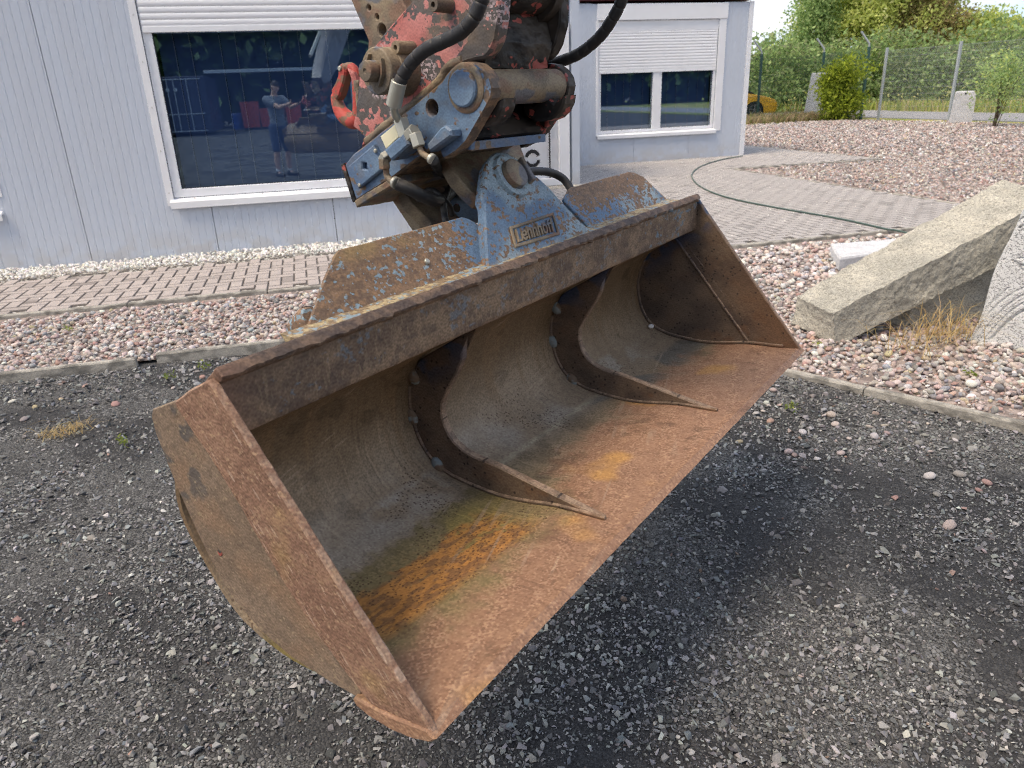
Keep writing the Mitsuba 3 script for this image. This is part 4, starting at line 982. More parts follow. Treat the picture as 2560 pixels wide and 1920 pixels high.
# white grit lodged in the joints
p = sample(PAVE.intersection(WEDGE), 2600, rg); p = p[rg.random(len(p)) < np.clip((p[:, 0] - 1.5) / 3, 0.16, 1)]
gm, gc = scatter(CS, np.column_stack([p, np.full(len(p), ZP)]), rg.uniform(0.010, 0.026, len(p)), rg, (0.4, 0.7), 0.2, palette(rg, len(p), [(0.78, 0.76, 0.72), (0.55, 0.48, 0.43)], [4, 1], 0.1), 0.2)
k_ = put('loose_grit', gm, 'm_vc', None, False, None, None, gc); labels[k_] = {'label': 'loose pale grit strewn over the paving', 'category': 'grit', 'kind': 'stuff'}


# ---- kerbs
def kerb(key, a, b, w=0.055, top=ZE, gaps=()):
    a, b = np.asarray(a, float), np.asarray(b, float); L_ = np.linalg.norm(b - a); d = (b - a) / L_; nrm = np.array([-d[1], d[0]])
    t = 0.0
    while t < L_ - 0.05:
        e = min(t + 1.0, L_)
        s_ = e - t - 0.008
        r_ = np.random.default_rng(int(t * 10) + int(a[0] * 7 + 50))
        k = box(0, s_, -w / 2, w / 2, -0.14, top + r_.normal(0, 0.004), 0.007)
        k = rough_up(fine(k, 0.05), 0.004, 18, int(t * 3))
        v = k.vertices
        put('kerb_stone', tm(np.column_stack([a[0] + d[0] * (t + v[:, 0]) + nrm[0] * v[:, 1], a[1] + d[1] * (t + v[:, 0]) + nrm[1] * v[:, 1], v[:, 2]]), k.faces), 'm_concrete', key, 30)
        t = e


ky = thing('yard_kerb', 'low concrete kerb between the dark gravel and the pink pebbles', 'kerb')
kerb(ky, (-4.05, 4.53), (-1.08, 4.53), 0.045); kerb(ky, (-0.98, 4.55), (1.40, 4.55), 0.045); kerb(ky, (KR0[0] + 0.02, KR0[1] - 0.02), KR1 + (KR1 - KR0) * 0.45, 0.042, 0.032)
kp = thing('paving_kerb', 'narrow concrete edging along the front of the paved path', 'kerb')
kerb(kp, (-4.4, 5.965), (7.1, 5.965), 0.05, 0.050); kerb(kp, (7.075, 6.0), (7.075, 11.8), 0.05, 0.050); kerb(kp, (7.1, 11.83), (10.1, 11.83), 0.05, 0.050); kerb(kp, (10.1, 11.86), (10.1, 16.6), 0.05, 0.05)
# ================================================================== BUILDINGS
def wall_panels(parent, x0, joints, x1, y, z0, z1, holes, pitch=0.065, thick=0.06):
    """grooved sandwich panels on the plane y (facing -y); holes are (x0, x1, z0, z1)"""
    edges = [x0] + [j for j in joints if x0 < j < x1] + [x1]
    for a, b in zip(edges[:-1], edges[1:]):
        parts, spans = [], []
        cuts = sorted({a + 0.003, b - 0.003, *[h for H in holes for h in H[:2] if a < h < b]})
        for c, d in zip(cuts[:-1], cuts[1:]):
            zs = [(z0, z1)]
            for H in holes:
                if H[0] < d - 1e-6 and H[1] > c + 1e-6:
                    zs = [q for lo, hi in zs for q in ((lo, min(hi, H[2])), (max(lo, H[3]), hi)) if q[1] - q[0] > 1e-6]
            xs_ = [(c, y)]
            for k in np.arange(math.ceil((c - a) / pitch) * pitch + a, d - 0.006, pitch):
                if k - c < 0.008: continue
                xs_ += [(k - 0.0035, y), (k - 0.0012, y + 0.0035), (k + 0.0012, y + 0.0035), (k + 0.0035, y)]
            xs_ += [(d, y), (d, y + thick), (c, y + thick)]
            for lo, hi in zs: parts.append(prism(xs_, lo, hi, to_xy, 0)); spans.append((c, d, lo, hi))
        left_ = list(range(len(parts)))
        while left_:        # what hangs together is one panel
            grp = [left_.pop(0)]; grew = True
            while grew:
                grew = False
                for j in list(left_):
                    if any((abs(spans[j][0] - spans[g][1]) < 1e-6 or abs(spans[j][1] - spans[g][0]) < 1e-6) and spans[j][2] < spans[g][3] and spans[j][3] > spans[g][2] for g in grp):
                        grp.append(j); left_.remove(j); grew = True
            put('wall_panel', cat(*[parts[g] for g in grp]), 'm_wall', parent)


def shutter(parent, x0, x1, y, ztop, zbot, pitch=0.0515):
    put('bottom_bar', box(x0, x1, y - 0.011, y + 0.008, zbot, zbot + 0.05, 0.004), 'm_white', parent)
    n = int((ztop - zbot - 0.05) / pitch)
    for k in range(n + 1):
        z = zbot + 0.051 + k * pitch
        h = min(pitch - 0.002, ztop - z)
        if h < 0.01: break
        t = np.linspace(0, 1, 7); bulge = 0.008 * np.sin(np.pi * np.clip(t * 0.96 + 0.02, 0, 1)) ** 0.6
        ringp = [(y - b, z + h * s) for s, b in zip(t, bulge)] + [(y + 0.006, z + h), (y + 0.006, z)]
        put('slat', prism(ringp, x0, x1, lambda p, q_, r: XYZ(r, p, q_), 0), 'm_white', parent)


def window(parent, x0, x1, z0, ztop, zshut, y, mullion=None, sash=0.045, sill=True, label=None, blinds=True):
    """frame between x0..x1, z0..ztop, set back a little from the wall plane y"""
    w = put('window', cat(box(x0, x0 + sash, y + 0.02, y + 0.085, z0, ztop, 0.003), box(x1 - sash, x1, y + 0.02, y + 0.085, z0, ztop, 0.003),
                          box(x0 + sash, x1 - sash, y + 0.02, y + 0.085, z0, z0 + sash, 0.003)), 'm_white', parent, label=label)
    bays = [(x0 + sash, x1 - sash)]
    if mullion:
        put('mullion', box(mullion[0], mullion[1], y + 0.016, y + 0.085, z0 + sash, ztop, 0.004), 'm_white', w)
        bays = [(x0 + sash, mullion[0]), (mullion[1], x1 - sash)]
    for a, b in bays:
        put('pane', grid_mesh(XYZ(*[np.array(q_) for q_ in ([[a, b], [a, b]], [[y + 0.06] * 2] * 2, [[z0 + sash] * 2, [ztop] * 2])])), 'm_glass', w)
        put('gasket', cat(box(a, a + 0.006, y + 0.045, y + 0.058, z0 + sash, ztop, 0), box(b - 0.006, b, y + 0.045, y + 0.058, z0 + sash, ztop, 0), box(a + 0.006, b - 0.006, y + 0.045, y + 0.058, z0 + sash, z0 + sash + 0.006, 0)), 'm_gasket', w)
        if blinds:
            r_ = np.random.default_rng(int(abs(a) * 10)); x = a + 0.02
            bl = []; co = []
            while x < b - 0.02:
                wd = r_.choice([0.13, 0.19, 0.25, 0.16])
                bl.append(box(x, min(x + wd, b), y + 0.17, y + 0.172, z0 - 0.05, ztop, 0)); x += wd
                co.append(box(x - 0.003, x + 0.002 + 0.002 * r_.random(), y + 0.15, y + 0.153, z0 + 0.0, ztop, 0)); x += 0.006  # pale strip painted as a line of light between slats
            put('blind', cat(*bl), 'm_blind', w); put('slat_light_lines', cat(*co), 'm_slat_light', w, kind='stuff', label='pale strips painted as light between the slats of the vertical blind')
    put('room', cat(box(x0 - 0.1, x1 + 0.1, y + 1.2, y + 1.25, z0 - 0.3, ztop + 0.3, 0), box(x0 - 0.1, x1 + 0.1, y + 0.09, y + 1.2, z0 - 0.32, z0 - 0.3, 0), box(x0 - 0.1, x1 + 0.1, y + 0.09, y + 1.2, ztop + 0.3, ztop + 0.32, 0),
                    box(x0 - 0.12, x0 - 0.1, y + 0.09, y + 1.25, z0 - 0.3, ztop + 0.3, 0), box(x1 + 0.1, x1 + 0.12, y + 0.09, y + 1.25, z0 - 0.3, ztop + 0.3, 0)), 'm_room', w, label='dark room behind the window')
    shutter(w, x0 + 0.012, x1 - 0.012, y + 0.006, ztop, zshut)
    if sill:
        put('sill', prism([(y + 0.03, z0 - 0.005), (y - 0.055, z0 - 0.030), (y - 0.060, z0 - 0.034), (y - 0.060, z0 - 0.092), (y - 0.052, z0 - 0.092), (y - 0.050, z0 - 0.045), (y + 0.03, z0 - 0.024)], x0 - 0.035, x1 + 0.035, lambda p, q_, r: XYZ(r, p, q_), 0.001), 'm_white', w)
        for k in range(4):
            xx = x0 + 0.18 + k * (x1 - x0 - 0.36) / 3
            put('screw', cyl([xx, y - 0.01, z0 - 0.012], [0, -0.28, 0.96], 0.006, -0.002, 0.005, 0.001, 10), 'm_zinc', w)
    return w


def surround(parent, w, x0, x1, z0, z1, y, wd=0.065, head=0.10):
    for a, b in ((x0 - wd, x0 - 0.004), (x1 + 0.004, x1 + wd)):
        put('trim', box(a, b, y - 0.010, y + 0.004, z0 - 0.02, z1, 0.002), 'm_white', w)
        for k in range(6): put('screw', cyl([(a + b) / 2, y - 0.010, z0 + 0.10 + k * (z1 - z0 - 0.2) / 5], [0, -1, 0], 0.0055, -0.002, 0.003, 0.001, 10), 'm_zinc', w)
    put('trim', box(x0 - wd, x1 + wd, y - 0.010, y + 0.004, z1 + 0.002, z1 + head, 0.002), 'm_white', w)


YL, YM, YR = 7.72, 11.15, 14.0
# front wing
o1 = thing('office_container', 'pale grey panelled office building with a wide dark window behind the bucket', 'building')
WX0, WX1, WZ0, WZT, WZS = -1.215, 0.985, 0.60, 2.62, 2.005
wall_panels(o1, -6.0, [-4.29 - 1.125 + 1.13, -3.155, -2.03, -0.905, 0.225, 1.355], 1.92, YL, 0.03, 2.82, [(WX0 - 0.01, WX1 + 0.01, WZ0 - 0.05, WZT), (-4.9, -2.695, WZ0 - 0.05, WZT)])
w1 = window(o1, WX0, WX1, WZ0, WZT, WZS, YL, None, 0.075, label='wide dark window with its roller shutter half down')
surround(o1, w1, WX0, WX1, WZ0 - 0.05, WZT, YL)
w0 = window(o1, -4.88, -2.685, WZ0, WZT, 0.70, YL, None, 0.075, label='window at the left edge of the picture')
surround(o1, w0, -4.88, -2.685, WZ0 + 0.13, WZT, YL)
put('wall_core', cat(box(-6.0, -4.92, YL + 0.062, 10.9, 0.0, 2.85, 0), box(-2.70, -1.35, YL + 0.062, 9.3, 0.0, 2.85, 0), box(1.12, 1.92, YL + 0.062, 10.9, 0.0, 2.85, 0), box(-4.92, 1.12, 9.3, 10.9, 0, 2.85, 0)), 'm_wall', o1)
put('base_rail', box(-6.0, 1.92, YL + 0.015, YL + 0.05, 0.0, 0.028, 0.002), 'm_concrete', o1)
put('roof_trim', box(-6.1, 1.98, YL - 0.07, 10.95, 2.884, 3.03, 0.006), 'm_maroon', o1)
# entrance between the wings
o2 = thing('entrance_container', 'recessed building part with a glazed white door behind the excavator arm', 'building')
wall_panels(o2, 1.93, [], 2.75, YM, 0.03, 2.82, [])
put('corner_trim', box(3.94, 4.06, YM - 0.012, YM + 0.1, 0.02, 2.85, 0.004), 'm_wall', o2)
d_ = put('door', cat(box(2.78, 2.90, YM - 0.01, YM + 0.07, 0.06, 2.3, 0.004), box(3.74, 3.90, YM - 0.01, YM + 0.07, 0.06, 2.3, 0.004), box(2.90, 3.74, YM - 0.01, YM + 0.07, 0.06, 0.17, 0.004), box(2.90, 3.74, YM - 0.01, YM + 0.07, 2.18, 2.3, 0.004)), 'm_white', o2, label='glazed white door')
put('pane', grid_mesh(XYZ(*[np.array(q_) for q_ in ([[2.90, 3.74]] * 2, [[YM + 0.03] * 2] * 2, [[0.17, 0.17], [2.18, 2.18]])])), 'm_doorglass', d_)
put('sash_bar', box(3.585, 3.600, YM + 0.012, YM + 0.045, 0.17, 2.18, 0.002), 'm_gasket', d_)
lg = kf(0, 0, 0)
arcs = []
for r0_, r1_, a0_, a1_ in ((0.075, 0.125, 0.35, 2.9), (0.075, 0.125, 3.5, 6.05)):
    t_ = np.linspace(a0_, a1_, 24)
    arcs.append(prism(np.vstack([np.stack([3.32 + r1_ * np.cos(t_), 0.47 + r1_ * 1.05 * np.sin(t_)], 1), np.stack([3.32 + r0_ * np.cos(t_[::-1]), 0.47 + r0_ * 1.05 * np.sin(t_[::-1])], 1)]), YM + 0.022, YM + 0.026, to_xz, 0))
put('door_emblem', cat(*arcs), 'm_gasket', d_, label='round black emblem on the door glass')
mat('m_paleroom', (0.42, 0.43, 0.44), 0.9, 0.1)
put('door_blind', box(2.86, 3.78, YM + 0.075, YM + 0.08, 0.10, 2.25, 0), 'm_white', d_)
put('hall', cat(box(2.6, 4.0, YM + 1.2, YM + 1.25, 0.0, 2.6, 0), box(2.6, 4.0, YM + 0.1, YM + 1.2, -0.01, 0.04, 0)), 'm_paleroom', o2)
put('roof_trim', box(1.9, 4.1, YM - 0.06, 14.0, 2.884, 3.03, 0.006), 'm_maroon', o2)
put('wall_core', cat(box(1.93, 2.77, YM + 0.062, 13.9, 0.0, 2.85, 0), box(3.92, 4.05, YM + 0.1, 13.9, 0, 2.85, 0), box(2.77, 3.92, YM + 0.062, 13.9, 2.3, 2.85, 0)), 'm_wall', o2)
put('door_step', box(2.7, 4.0, YM - 0.40, YM - 0.02, 0.0, 0.058, 0.01), 'm_concrete', o2)
# right wing
o3 = thing('office_container', 'farther pale grey office wing with a two-part white window and shutter', 'building')
VX0, VX1, VZ0, VZT = 5.475, 7.90, 0.605, 2.37
wall_panels(o3, 4.07, [5.04, 6.21, 7.38], 8.52, YR, 0.03, 2.83, [(VX0 - 0.01, VX1 + 0.01, VZ0 - 0.05, VZT + 0.19)])
w3 = window(o3, VX0, VX1, VZ0, VZT, 1.665, YR, (6.585, 6.765), 0.055, label='white window in two parts with its shutter half down')
put('shutter_box', box(VX0 - 0.005, VX1 + 0.005, YR + 0.012, YR + 0.2, VZT + 0.004, VZT + 0.185, 0.004), 'm_white', w3)
put('head_panel', box(5.44, 8.06, YR - 0.035, YR + 0.004, VZT + 0.19, 2.83, 0.003), 'm_white', w3)
put('trim', box(VX1 + 0.005, VX1 + 0.15, YR - 0.02, YR + 0.004, VZ0 - 0.05, VZT + 0.188, 0.003), 'm_white', w3)
put('trim', box(VX0 - 0.05, VX0 - 0.005, YR - 0.012, YR + 0.004, VZ0 - 0.05, VZT + 0.188, 0.003), 'm_white', w3)
put('corner_trim', prism([(8.52, YR - 0.012), (8.615, YR - 0.012), (8.615, YR + 0.10), (8.60, YR + 0.10), (8.60, YR + 0.004), (8.52, YR + 0.004)], 0.02, 2.85, to_xy, 0.002), 'm_white', o3)
put('side_wall', box(8.54, 8.598, YR + 0.10, 17.0, 0.0, 2.85, 0), 'm_wall', o3)
put('wall_core', cat(box(4.07, 5.36, YR + 0.062, 17.0, 0.0, 2.85, 0), box(8.03, 8.54, YR + 0.062, 17.0, 0, 2.85, 0), box(5.36, 8.03, YR + 1.3, 17.0, 0, 2.85, 0)), 'm_wall', o3)
put('base_rail', box(4.07, 8.60, YR + 0.012, YR + 0.05, 0.0, 0.028, 0.002), 'm_concrete', o3)
put('roof_trim', box(4.0, 8.66, YR - 0.06, 17.06, 2.884, 3.03, 0.006), 'm_maroon', o3)

# ================================================================== STONES, STATUE
A8 = np.array([[2.732, 3.357, 0.015], [2.694, 3.357, 0.207], [2.703, 3.704, 0.222], [2.694, 3.713, 0.06], [3.752, 3.357, 0.366], [3.752, 3.357, 0.621], [4.031, 3.704, 0.795], [4.05, 3.733, 0.545]])
Lc, Rc = A8[:4], A8[4:]; Rc = Lc + (Rc - Lc) * np.array([[1.30], [1.30], [1.015], [1.05]])
sec = []
for t_ in np.linspace(0, 1, 12): sec.append(Lc + (Rc - Lc) * t_ + [0, 0, -0.035 * math.sin(math.pi * t_) * 0])
bm_ = fine(loft(sec), 0.035); bm_ = rough_up(rough_up(bm_, 0.013, 9, 3, 3), 0.008, 42, 8)
single('stone_beam', bm_, 'm_beam', 'long rough sandstone beam propped aslant on the pebbles right of the bucket', 'stone beam', 35)
bl_ = fine(box(3.27, 4.7, 3.46, 3.80, -0.05, 0.41, 0.02), 0.05); bl_.vertices = bl_.vertices + np.column_stack([bl_.vertices[:, 2] * 0.35, bl_.vertices[:, 2] * 0.05, 0 * bl_.vertices[:, 2]])
single('stone_block', rough_up(bl_, 0.008, 14), 'm_beam', 'grey stone block under the slanting beam behind the carved stone', 'stone block', 35)
sl_ = fine(prism([(3.87, 4.83), (4.45, 4.90), (4.79, 5.29), (4.18, 5.35)], 0.02, 0.125, to_xy, 0.012), 0.05)
single('stone_slab', rough_up(sl_, 0.010, 12), 'm_granite', 'flat pale stone slab lying on the pebbles behind the slanting beam', 'stone slab', 35)
# carved head stone, only its left half is in the picture
S0 = np.array([3.44, 3.175, 0.05]); SH = np.array([0.55, -0.835, 0.0]); SN = np.array([-0.835, -0.55, 0.0])
gw, gh = 80, 130
Uu, Vv = np.meshgrid(np.linspace(0, 1, gw), np.linspace(0, 1, gh), indexing='ij')
z_ = Vv * 0.775
lft = 0.015 + 0.105 * Vv + 0.010 * np.sin(Vv * 9) - 0.035 * np.clip((Vv - 0.9) / 0.1, 0, 1) ** 2 * -1
rgt = 0.62 - 0.07 * Vv
h_ = lft + (rgt - lft) * Uu
topcut = 0.03 * (np.clip((h_ - 0.3) / 0.3, -1, 1) ** 2)
z_ = z_ * (1 - topcut)


def groove(hh, zz_, pts, wd, dp):
    pts = catmull(pts, 8); best = np.full(hh.shape, 9.0)
    for a, b in zip(pts[:-1], pts[1:]):
        d = b - a; t = np.clip(((hh - a[0]) * d[0] + (zz_ - a[1]) * d[1]) / (d @ d), 0, 1)
        best = np.minimum(best, np.hypot(hh - a[0] - t * d[0], zz_ - a[1] - t * d[1]))
    return -dp * np.exp(-(best / wd) ** 2)


D = 0.030 * np.sin(np.pi * np.clip(Uu, 0, 1)) ** 0.5
for pts, wd, dp in (([(0.13, 0.625), (0.17, 0.645), (0.22, 0.640), (0.26, 0.618)], 0.005, 0.012), ([(0.13, 0.622), (0.17, 0.600), (0.22, 0.598), (0.26, 0.616)], 0.005, 0.012), ([(0.12, 0.66), (0.18, 0.685), (0.25, 0.66)], 0.006, 0.008),
                    ([(0.13, 0.455), (0.18, 0.435), (0.25, 0.425), (0.34, 0.435)], 0.005, 0.014), ([(0.14, 0.440), (0.19, 0.415), (0.25, 0.405), (0.34, 0.415)], 0.004, 0.010), ([(0.16, 0.47), (0.22, 0.475), (0.28, 0.465)], 0.005, 0.010),
                    ([(0.06, 0.03), (0.12, 0.16), (0.20, 0.27), (0.34, 0.36)], 0.004, 0.010), ([(0.09, 0.03), (0.15, 0.15), (0.23, 0.25), (0.36, 0.33)], 0.004, 0.010), ([(0.12, 0.03), (0.18, 0.14), (0.26, 0.225), (0.4, 0.29)], 0.007, 0.020),
                    ([(0.04, 0.05), (0.09, 0.18), (0.17, 0.29), (0.30, 0.385)], 0.0035, 0.008), ([(0.075, 0.03), (0.135, 0.155), (0.215, 0.26), (0.35, 0.345)], 0.003, 0.006), ([(0.03, 0.09), (0.07, 0.2), (0.14, 0.31)], 0.0035, 0.007)):
    D = D + groove(h_, z_, pts, wd, dp)
D = D + 0.035 * np.exp(-((h_ - 0.315) / 0.028) ** 2) * np.clip((z_ - 0.47) / 0.04, 0, 1) * np.clip((0.66 - z_) / 0.05, 0, 1)
D = D + 0.012 * np.exp(-((h_ - 0.24) / 0.09) ** 2 - ((z_ - 0.445) / 0.04) ** 2)
lean = -0.16 * z_
P = S0 + h_[..., None] * SH + (D + lean)[..., None] * SN + z_[..., None] * np.array([0, 0, 1.0])
ring_i = np.concatenate([np.arange(gw) * gh, (gw - 1) * gh + np.arange(1, gh), ((gw - 1) * gh + gh - 1) - gh * np.arange(1, gw), np.arange(gh - 2, 0, -1)])
front = grid_mesh(P); nv = len(front.vertices)
bk_ = front.vertices[ring_i] - SN * 0.20 * 1.0; bk2 = front.vertices[ring_i] - SN * 0.012
nr = len(ring_i); i_ = np.arange(nr); j_ = (i_ + 1) % nr
F_ = [front.faces, np.stack([ring_i[i_], ring_i[j_], nv + j_], 1), np.stack([ring_i[i_], nv + j_, nv + i_], 1)]
cen_ = bk_.mean(0); F_.append(np.stack([nv + i_, nv + j_, np.full(nr, nv + nr)], 1))
st_ = outward(tm(np.vstack([front.vertices, bk_, cen_]), np.vstack(F_)))
st_.vertices[:, 2] -= 0.03
single('carved_stone', st_, 'm_statue', 'grey granite stone carved with a calm face at the right edge', 'carved stone', 40)
# granite fence stones
def post_stone(x, y, w, d, h, rot, lean_, label):
    b = fine(prism([(-w / 2, -d / 2), (w / 2, -d / 2), (w / 2, d / 2), (-w / 2, d / 2)], 0, h, to_xy, 0.03), 0.12); v = b.vertices.copy(); s_ = 1 - 0.12 * v[:, 2] / h
    v[:, 0] = v[:, 0] * s_ + lean_ * v[:, 2]; v[:, 1] *= s_; c, s = math.cos(rot), math.sin(rot)
    b = rough_up(tm(np.column_stack([x + v[:, 0] * c - v[:, 1] * s, y + v[:, 0] * s + v[:, 1] * c, v[:, 2] - 0.03]), b.faces), 0.012, 8)
    k = thing('granite_pillar', label, 'granite pillar', 'granite pillars by the fence'); put('stone', b, 'm_granite', k, 30)
    put('drill_hole', cyl([x + lean_ * h * 0.9 * c - (d / 2 * 0.905 + 0.0) * -s, y + lean_ * h * 0.9 * s - d / 2 * 0.9 * c, h * 0.9], [s, -c, 0], 0.03, -0.01, 0.012), 'm_gasket', k)


post_stone(19.75, 19.95, 0.62, 0.45, 0.97, -0.75, 0.02, 'short pale granite pillar by the fence right of the grey posts')
post_stone(20.15, 27.6, 0.95, 0.6, 1.72, -0.6, 0.06, 'tall pale granite pillar standing behind the round bush')
# ================================================================== FENCES
def fence(key, pts, h, m_post, m_wire, post_w, arm_every=None, step=0.05, wr=0.0028, arm_m='m_galv', arm_len=0.55, bar=0.20):
    for a, b in zip(pts[:-1], pts[1:]):
        a, b = np.array(a, float), np.array(b, float); L_ = np.linalg.norm(b - a); d = (b - a) / L_; n = np.array([-d[1], d[0]])
        ws = []
        for s in np.arange(0.04, L_ - 0.02, step):
            ws.append(trimesh.creation.box([wr * 2, wr * 2, h - 0.08]).apply_translation([s, 0, (h - 0.08) / 2 + 0.06]))
        for z in np.arange(0.08, h, bar):
            for o in (-0.005, 0.005): ws.append(trimesh.creation.box([L_ - 0.04, wr * 1.8, wr * 2.6]).apply_translation([L_ / 2, o, z]))
        w = cat(*ws); v = w.vertices
        put('mesh_panel', tm(np.column_stack([a[0] + d[0] * v[:, 0] + n[0] * v[:, 1], a[1] + d[1] * v[:, 0] + n[1] * v[:, 1], v[:, 2]]), w.faces), m_wire, key)
    for k, p in enumerate(pts):
        p = np.array(p, float)
        put('post', box(p[0] - post_w / 2, p[0] + post_w / 2, p[1] - post_w / 2, p[1] + post_w / 2, -0.1, h + 0.05, 0.004), m_post, key)
        if arm_every and k % arm_every == 0:
            put('post_arm', tube([[p[0], p[1], h + 0.02], [p[0] - 0.02, p[1], h + 0.15], [p[0] - 0.33, p[1] + 0.10, h + arm_len]], 0.035, 8), arm_m, key)


f1 = thing('wire_fence', 'grey double rod mesh fence along the pebble field on the right', 'fence')
fence(f1, [(20.35, 12.8), (20.30, 15.35), (20.27, 17.85), (20.22, 20.9), (20.08, 23.95)], 2.33, 'm_galv', 'm_galv', 0.07, None, 0.05, 0.0017)
f2 = thing('wire_fence', 'dark green mesh fence with angled post tops in front of the parked car', 'fence')
fence(f2, [(20.10, 24.9), (20.75, 28.3), (18.3, 28.9), (15.8, 29.1), (13.3, 29.3), (10.8, 29.5)], 2.42, 'm_green', 'm_green', 0.08, 1, 0.05, 0.0024)
single('leaning_stake', tube([[19.75, 25.0, 0.0], [19.35, 25.35, 0.9]], 0.03, 8), 'm_green', 'green metal stake leaning beside the round bush', 'stake')

# ================================================================== PLANTS
def leaves(rg_, centers, n_per, spread, size, aspect, cols, wts, droop=0.0, flat=0.0, jit=0.25):
    """leaf-sized faces in clumps; returns a mesh and its colours"""
    c = np.repeat(centers, n_per, 0); n = len(c)
    p = c + rg_.normal(size=(n, 3)) * spread * np.array([1, 1, 0.75])
    clump = np.repeat(rg_.uniform(0.78, 1.22, len(centers)), n_per)
    a = rg_.normal(size=(n, 3)); a[:, 2] = a[:, 2] * (1 - flat) - droop; a /= np.linalg.norm(a, axis=1, keepdims=True)
    b = np.cross(a, rg_.normal(size=(n, 3))); b /= np.linalg.norm(b, axis=1, keepdims=True)
    s = size * rg_.uniform(0.6, 1.3, n)[:, None]
    a = a * s * 0.5; b = b * s * 0.5 * aspect
    V = np.stack([p - a, p + b * 0.9 - a * 0.15, p + a, p - b * 0.9 - a * 0.15], 1).reshape(-1, 3)
    i = np.arange(n) * 4; F = np.vstack([np.stack([i, i + 1, i + 2], 1), np.stack([i, i + 2, i + 3], 1)])
    col = np.asarray(cols)[rg_.choice(len(cols), n, p=np.asarray(wts) / np.sum(wts))] * (clump * rg_.uniform(1 - jit, 1 + jit, n))[:, None]
    return tm(V, F), np.repeat(np.clip(col, 0.004, 0.9), 4, 0)


def crown_centers(rg_, n, c, r, lobes=7, shell=0.55):
    """clump centres in an uneven crown made of several lobes"""
    lc = rg_.normal(size=(lobes, 3)); lc /= np.linalg.norm(lc, axis=1, keepdims=True); lc *= rg_.uniform(0.25, 0.7, (lobes, 1)); lr = rg_.uniform(0.35, 0.6, lobes)
    k = rg_.integers(0, lobes, n); d = rg_.normal(size=(n, 3)); d /= np.linalg.norm(d, axis=1, keepdims=True)
    q = lc[k] + d * lr[k][:, None] * (shell + (1 - shell) * rg_.random((n, 1)))
    return np.asarray(c) + q * np.asarray(r)


def tree(label, x, y, h, r, cols, wts, seed, n=420, per=26, leaf=0.22, trunk=0.16, zc=0.58, rz=0.48, group=None, limbs=7, spread=0.30, lobes=8, name='tree', aspect=0.55):
    rg_ = np.random.default_rng(seed); k = thing(name, label, 'tree', group)
    top = h * (zc + 0.15)
    tp = np.array([[x + rg_.normal(0, 0.05) * i, y + rg_.normal(0, 0.05) * i, z] for i, z in enumerate(np.linspace(-0.1, top, 6))])
    tr = [tube(catmull(tp, 4), np.linspace(trunk, trunk * 0.25, 21), 9)]
    for i in range(limbs):
        s = rg_.uniform(0.35, 0.9); b = tp[0] + (tp[-1] - tp[0]) * s; a = rg_.uniform(0, 2 * np.pi); ln = r * rg_.uniform(0.45, 0.85)
        e = b + [math.cos(a) * ln, math.sin(a) * ln, ln * rg_.uniform(0.3, 0.9)]
        tr.append(tube(catmull([b, (b + e) / 2 + [0, 0, 0.12 * ln], e], 4), np.linspace(trunk * 0.4, trunk * 0.08, 9), 6))
    put('trunk', cat(*tr), 'm_bark', k, True)
    cc = crown_centers(rg_, n, (x, y, h * zc), (r, r, h * rz), lobes)
    cc[:, 2] = np.maximum(cc[:, 2], h * 0.08)
    mm_, vc = leaves(rg_, cc, per, spread, leaf, aspect, cols, wts)
    put('crown', mm_, 'm_leaf', k, False, None, None, vc)
    return k


YG = [(0.66, 0.71, 0.24), (0.57, 0.63, 0.20), (0.44, 0.52, 0.16), (0.72, 0.72, 0.34)]
MG = [(0.42, 0.55, 0.23), (0.33, 0.46, 0.19), (0.49, 0.59, 0.26), (0.25, 0.36, 0.14)]
DG = [(0.04, 0.075, 0.022), (0.026, 0.05, 0.017), (0.06, 0.105, 0.028)]
BG = [(0.40, 0.33, 0.16), (0.33, 0.30, 0.13), (0.46, 0.35, 0.20), (0.29, 0.31, 0.12)]
W4 = [4, 4, 2, 1.5]
gt = 'trees in a row beyond the fence'
tree('dark leafy tree hanging over the corner of the office wing', 14.9, 27.3, 11.0, 2.8, DG, [4, 3, 2], 21, 420, 22, 0.24, 0.2, 0.66, 0.26, lobes=9)
tree('slender mid green tree just left of the broad yellow green one', 27.0, 37.3, 10.5, 1.7, MG, W4, 22, 360, 28, 0.20, 0.13, 0.55, 0.46, gt)
tree('low olive green tree above the parked car', 26.1, 39.1, 4.3, 2.9, MG[:3] + YG[1:2], W4, 23, 380, 28, 0.20, 0.12, 0.55, 0.46, gt)
tree('broad yellow green tree rising in the middle beyond the fence', 31.0, 39.1, 12.5, 4.7, YG, W4, 24, 1250, 34, 0.22, 0.22, 0.47, 0.52, gt, 10)
tree('yellow green tree standing right behind the broad one', 35.2, 41.0, 8.6, 3.3, YG, W4, 25, 700, 30, 0.22, 0.2, 0.47, 0.52, gt, 9)
tree('brownish half withered tree among the green ones', 32.9, 35.9, 6.3, 2.5, BG, W4, 26, 520, 30, 0.19, 0.17, 0.56, 0.46, gt)
tree('light green tree at the right, next to the brownish one', 34.4, 33.8, 4.6, 2.5, YG[:2] + MG[:2], W4, 27, 600, 30, 0.20, 0.18, 0.50, 0.50, gt)
tree('light green bushy tree at the right edge of the picture', 35.2, 31.4, 4.0, 2.7, YG[:2] + MG[:2], W4, 28, 600, 30, 0.20, 0.18, 0.50, 0.50, gt)
tree('mid green tree just outside the right edge, behind the last fence panel', 36.0, 27.5, 4.0, 2.8, MG[:3] + YG[1:2], W4, 29, 420, 26, 0.27, 0.18, 0.50, 0.50, gt)
